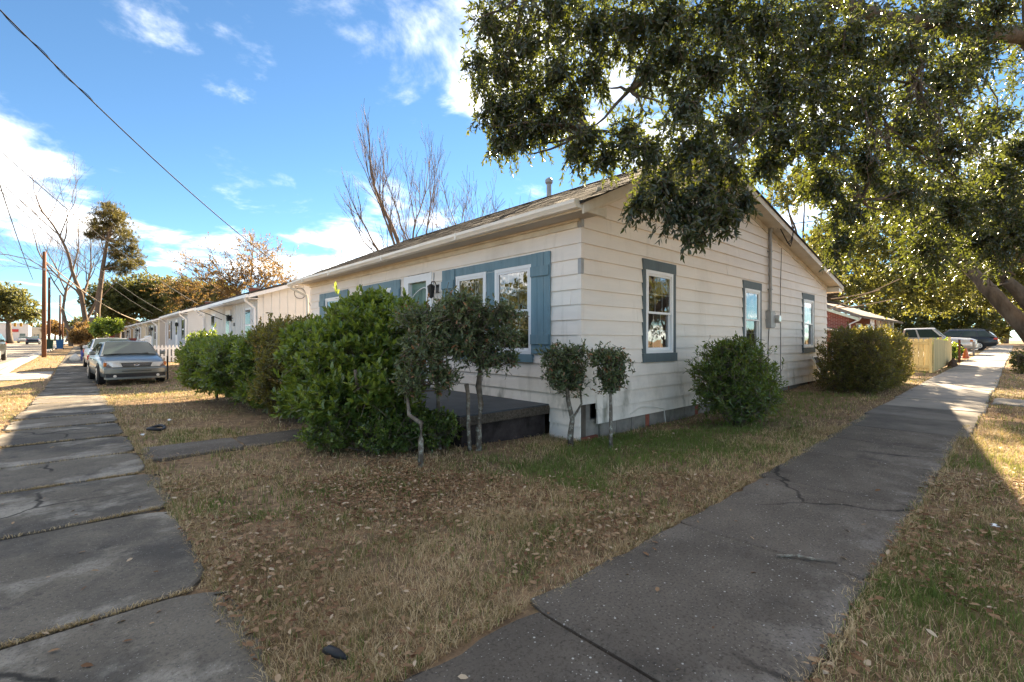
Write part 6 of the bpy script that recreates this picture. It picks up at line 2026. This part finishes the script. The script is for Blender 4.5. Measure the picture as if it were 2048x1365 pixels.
bin_('blue wheelie bin on the verge beyond the first pole', -1.75, 68.5, (.02, .10, .25), 'bin_blue')
bin_('dark green wheelie bin just left of the blue one', -2.55, 69.0, (.02, .05, .03), 'bin_green')
bg_ = thing('blue_bin', 'small purple-blue tub beside the white sedan', 'bin', (.08, 36.6, gzf(0, 36)))
zz_ = gzf(0, 36)
MB().tube([(.08, 36.6, zz_), (.08, 36.6, zz_ + .6)], [.14, .17], 14).build('tub', mat('tub_blue', (.07, .09, .30), .5, .3), bg_)
MB().tube([(.08, 36.6, zz_ + .59), (.08, 36.6, zz_ + .62)], .18, 14).build('rim', M['plastic'], bg_)
sk = MB()
zz_ = gzf(-.3, 36)
sk.tube([(-.32, 36.4, zz_ - .02), (-.32, 36.4, zz_ + .1), (-.30, 36.4, zz_ + .25), (-.3, 36.42, zz_ + .34), (-.28, 36.4, zz_ + .4)], [.2, .24, .2, .1, .04], 12)
tag(sk.build('refuse_sack', M['pale_wall'], smooth=True), 'pale tied refuse sack beside the small blue tub', 'sack')
tag(MB().tube([(2.3, 21.2, gzf(2.3, 21) - .1), (2.3, 21.2, gzf(2.3, 21) + .85)], .03, 8).build('fence_post', M['black']), 'thin black metal post between the sedan and the hedge', 'post')


def far_block(label, px, w, wid, dep, h, m, doors):
    c = at(px, 680, w)
    z = gzf(c.x, c.y)
    b = thing('shop_building', label, 'building', (c.x, c.y, z), 'pale shop buildings at the far junction')
    MB().box(c.x - wid / 2, c.x + wid / 2, c.y, c.y + dep, z - .5, z + h).build('wall', m, b)
    MB().box(c.x - wid / 2 - .2, c.x + wid / 2 + .2, c.y - .2, c.y + dep, z + h + .01, z + h + .35).build('parapet', M['pale_wall'], b)
    for i in range(doors):
        x = c.x - wid / 2 + wid * (i + .3) / doors
        MB().box(x, x + wid / doors * .45, c.y - .08, c.y - .01, z + .2, z + 2.6).build('window', M['bg_glass'], b)
    return b, c, z


fb, c_, z_ = far_block('long white shop building left of the junction', -8, 165, 16, 12, 6.0, M['white_board'], 5)
MB().box(c_.x + 2.5, c_.x + 5.5, c_.y - .25, c_.y - .12, z_ + 3.2, z_ + 4.2).build('sign_board', M['lamp_red'], fb)
far_block('cream shop building nearest the traffic signals', 48, 185, 10, 12, 5.0, M['cream_lap'], 3)
sg = at(-10, 647, 118)
tsig = thing('traffic_signal', 'yellow traffic signals hung on a span wire over the junction', 'traffic light', (sg.x, sg.y, gzf(sg.x, sg.y)))
MB().tube([at(-40, 640, 118), at(30, 645, 118), at(80, 640, 118)], .03, 5).build('span_wire', M['wire'], tsig)
M['signal_yellow'] = mat('signal_yellow', (.55, .30, .02), .5, .3)
for px in (30, 42, 63):
    q = at(px, 646, 118)
    s_ = MB().box(q.x - .22, q.x + .22, q.y - .15, q.y + .15, q.z - .95, q.z - .02).build('signal_head', M['signal_yellow'], tsig)
    for k in range(3):
        MB().tube([(q.x, q.y - .151, q.z - .2 - .28 * k), (q.x, q.y - .19, q.z - .2 - .28 * k)], .1, 10).build('lens', M['plastic'], s_)

# ------------------------------------------------------------------ small litter
ring = [(.80 + .10 * math.cos(a), 8.60 + .16 * math.sin(a), gzf(.8, 8.6) + .02 + .012 * math.sin(2 * a)) for a in np.linspace(0, 6.2832, 22)]
tag(MB().tube(ring, .022, 7).build('rubber_ring', M['plastic'], smooth=True), 'black rubber loop lying on the lawn by the garden path', 'litter')
bt_ = thing('black_bottle', 'crushed black plastic bottle on the leaves at the bottom edge', 'litter', (.76, 1.90, 0))
MB().tube([(.735, 1.945, .018), (.745, 1.925, .024), (.765, 1.880, .022), (.78, 1.85, .016)], [.011, .019, .018, .010], 9).build('bottle_body', M['plastic'], bt_, smooth=True)
MB().tube([(.780, 1.85, .016), (.786, 1.838, .016)], .008, 8).build('cap', M['wire'], bt_)
tag(MB().tube([(3.05, .98, .012), (3.13, .90, .016), (3.16, .82, .014), (3.22, .72, .012)], [.008, .009, .008, .005], 6).build('fallen_stick', M['bark_lichen']), 'pale lichened stick lying across the side walk joint', 'stick')
for i, (x, y, lb) in enumerate(((4.62, .12, 'crumpled white paper scrap on the right lawn'), (1.36, 1.05, 'white chip lying on the dark side walk'), (1.05, 9.4, 'white paper scrap on the lawn beside the front sidewalk'), (.60, 8.1, 'small white scrap at the sidewalk edge by the garden path'))):
    s_ = .028 if i != 1 else .010
    mb = MB()
    vs_ = [(x + s_ * math.cos(a) * rng.uniform(.6, 1.2), y + s_ * math.sin(a) * rng.uniform(.6, 1.2), gzf(x, y) + .012 + rng.uniform(0, .02)) for a in np.linspace(0, 5.5, 7)]
    vs_.append((x, y, gzf(x, y) + .035))
    vs_.append((x, y, gzf(x, y) + .004))
    mb.add(vs_, [(i_, (i_ + 1) % 7, 7) for i_ in range(7)] + [((i_ + 1) % 7, i_, 8) for i_ in range(7)])
    tag(mb.build('paper_scrap', M['white']), lb, 'litter')
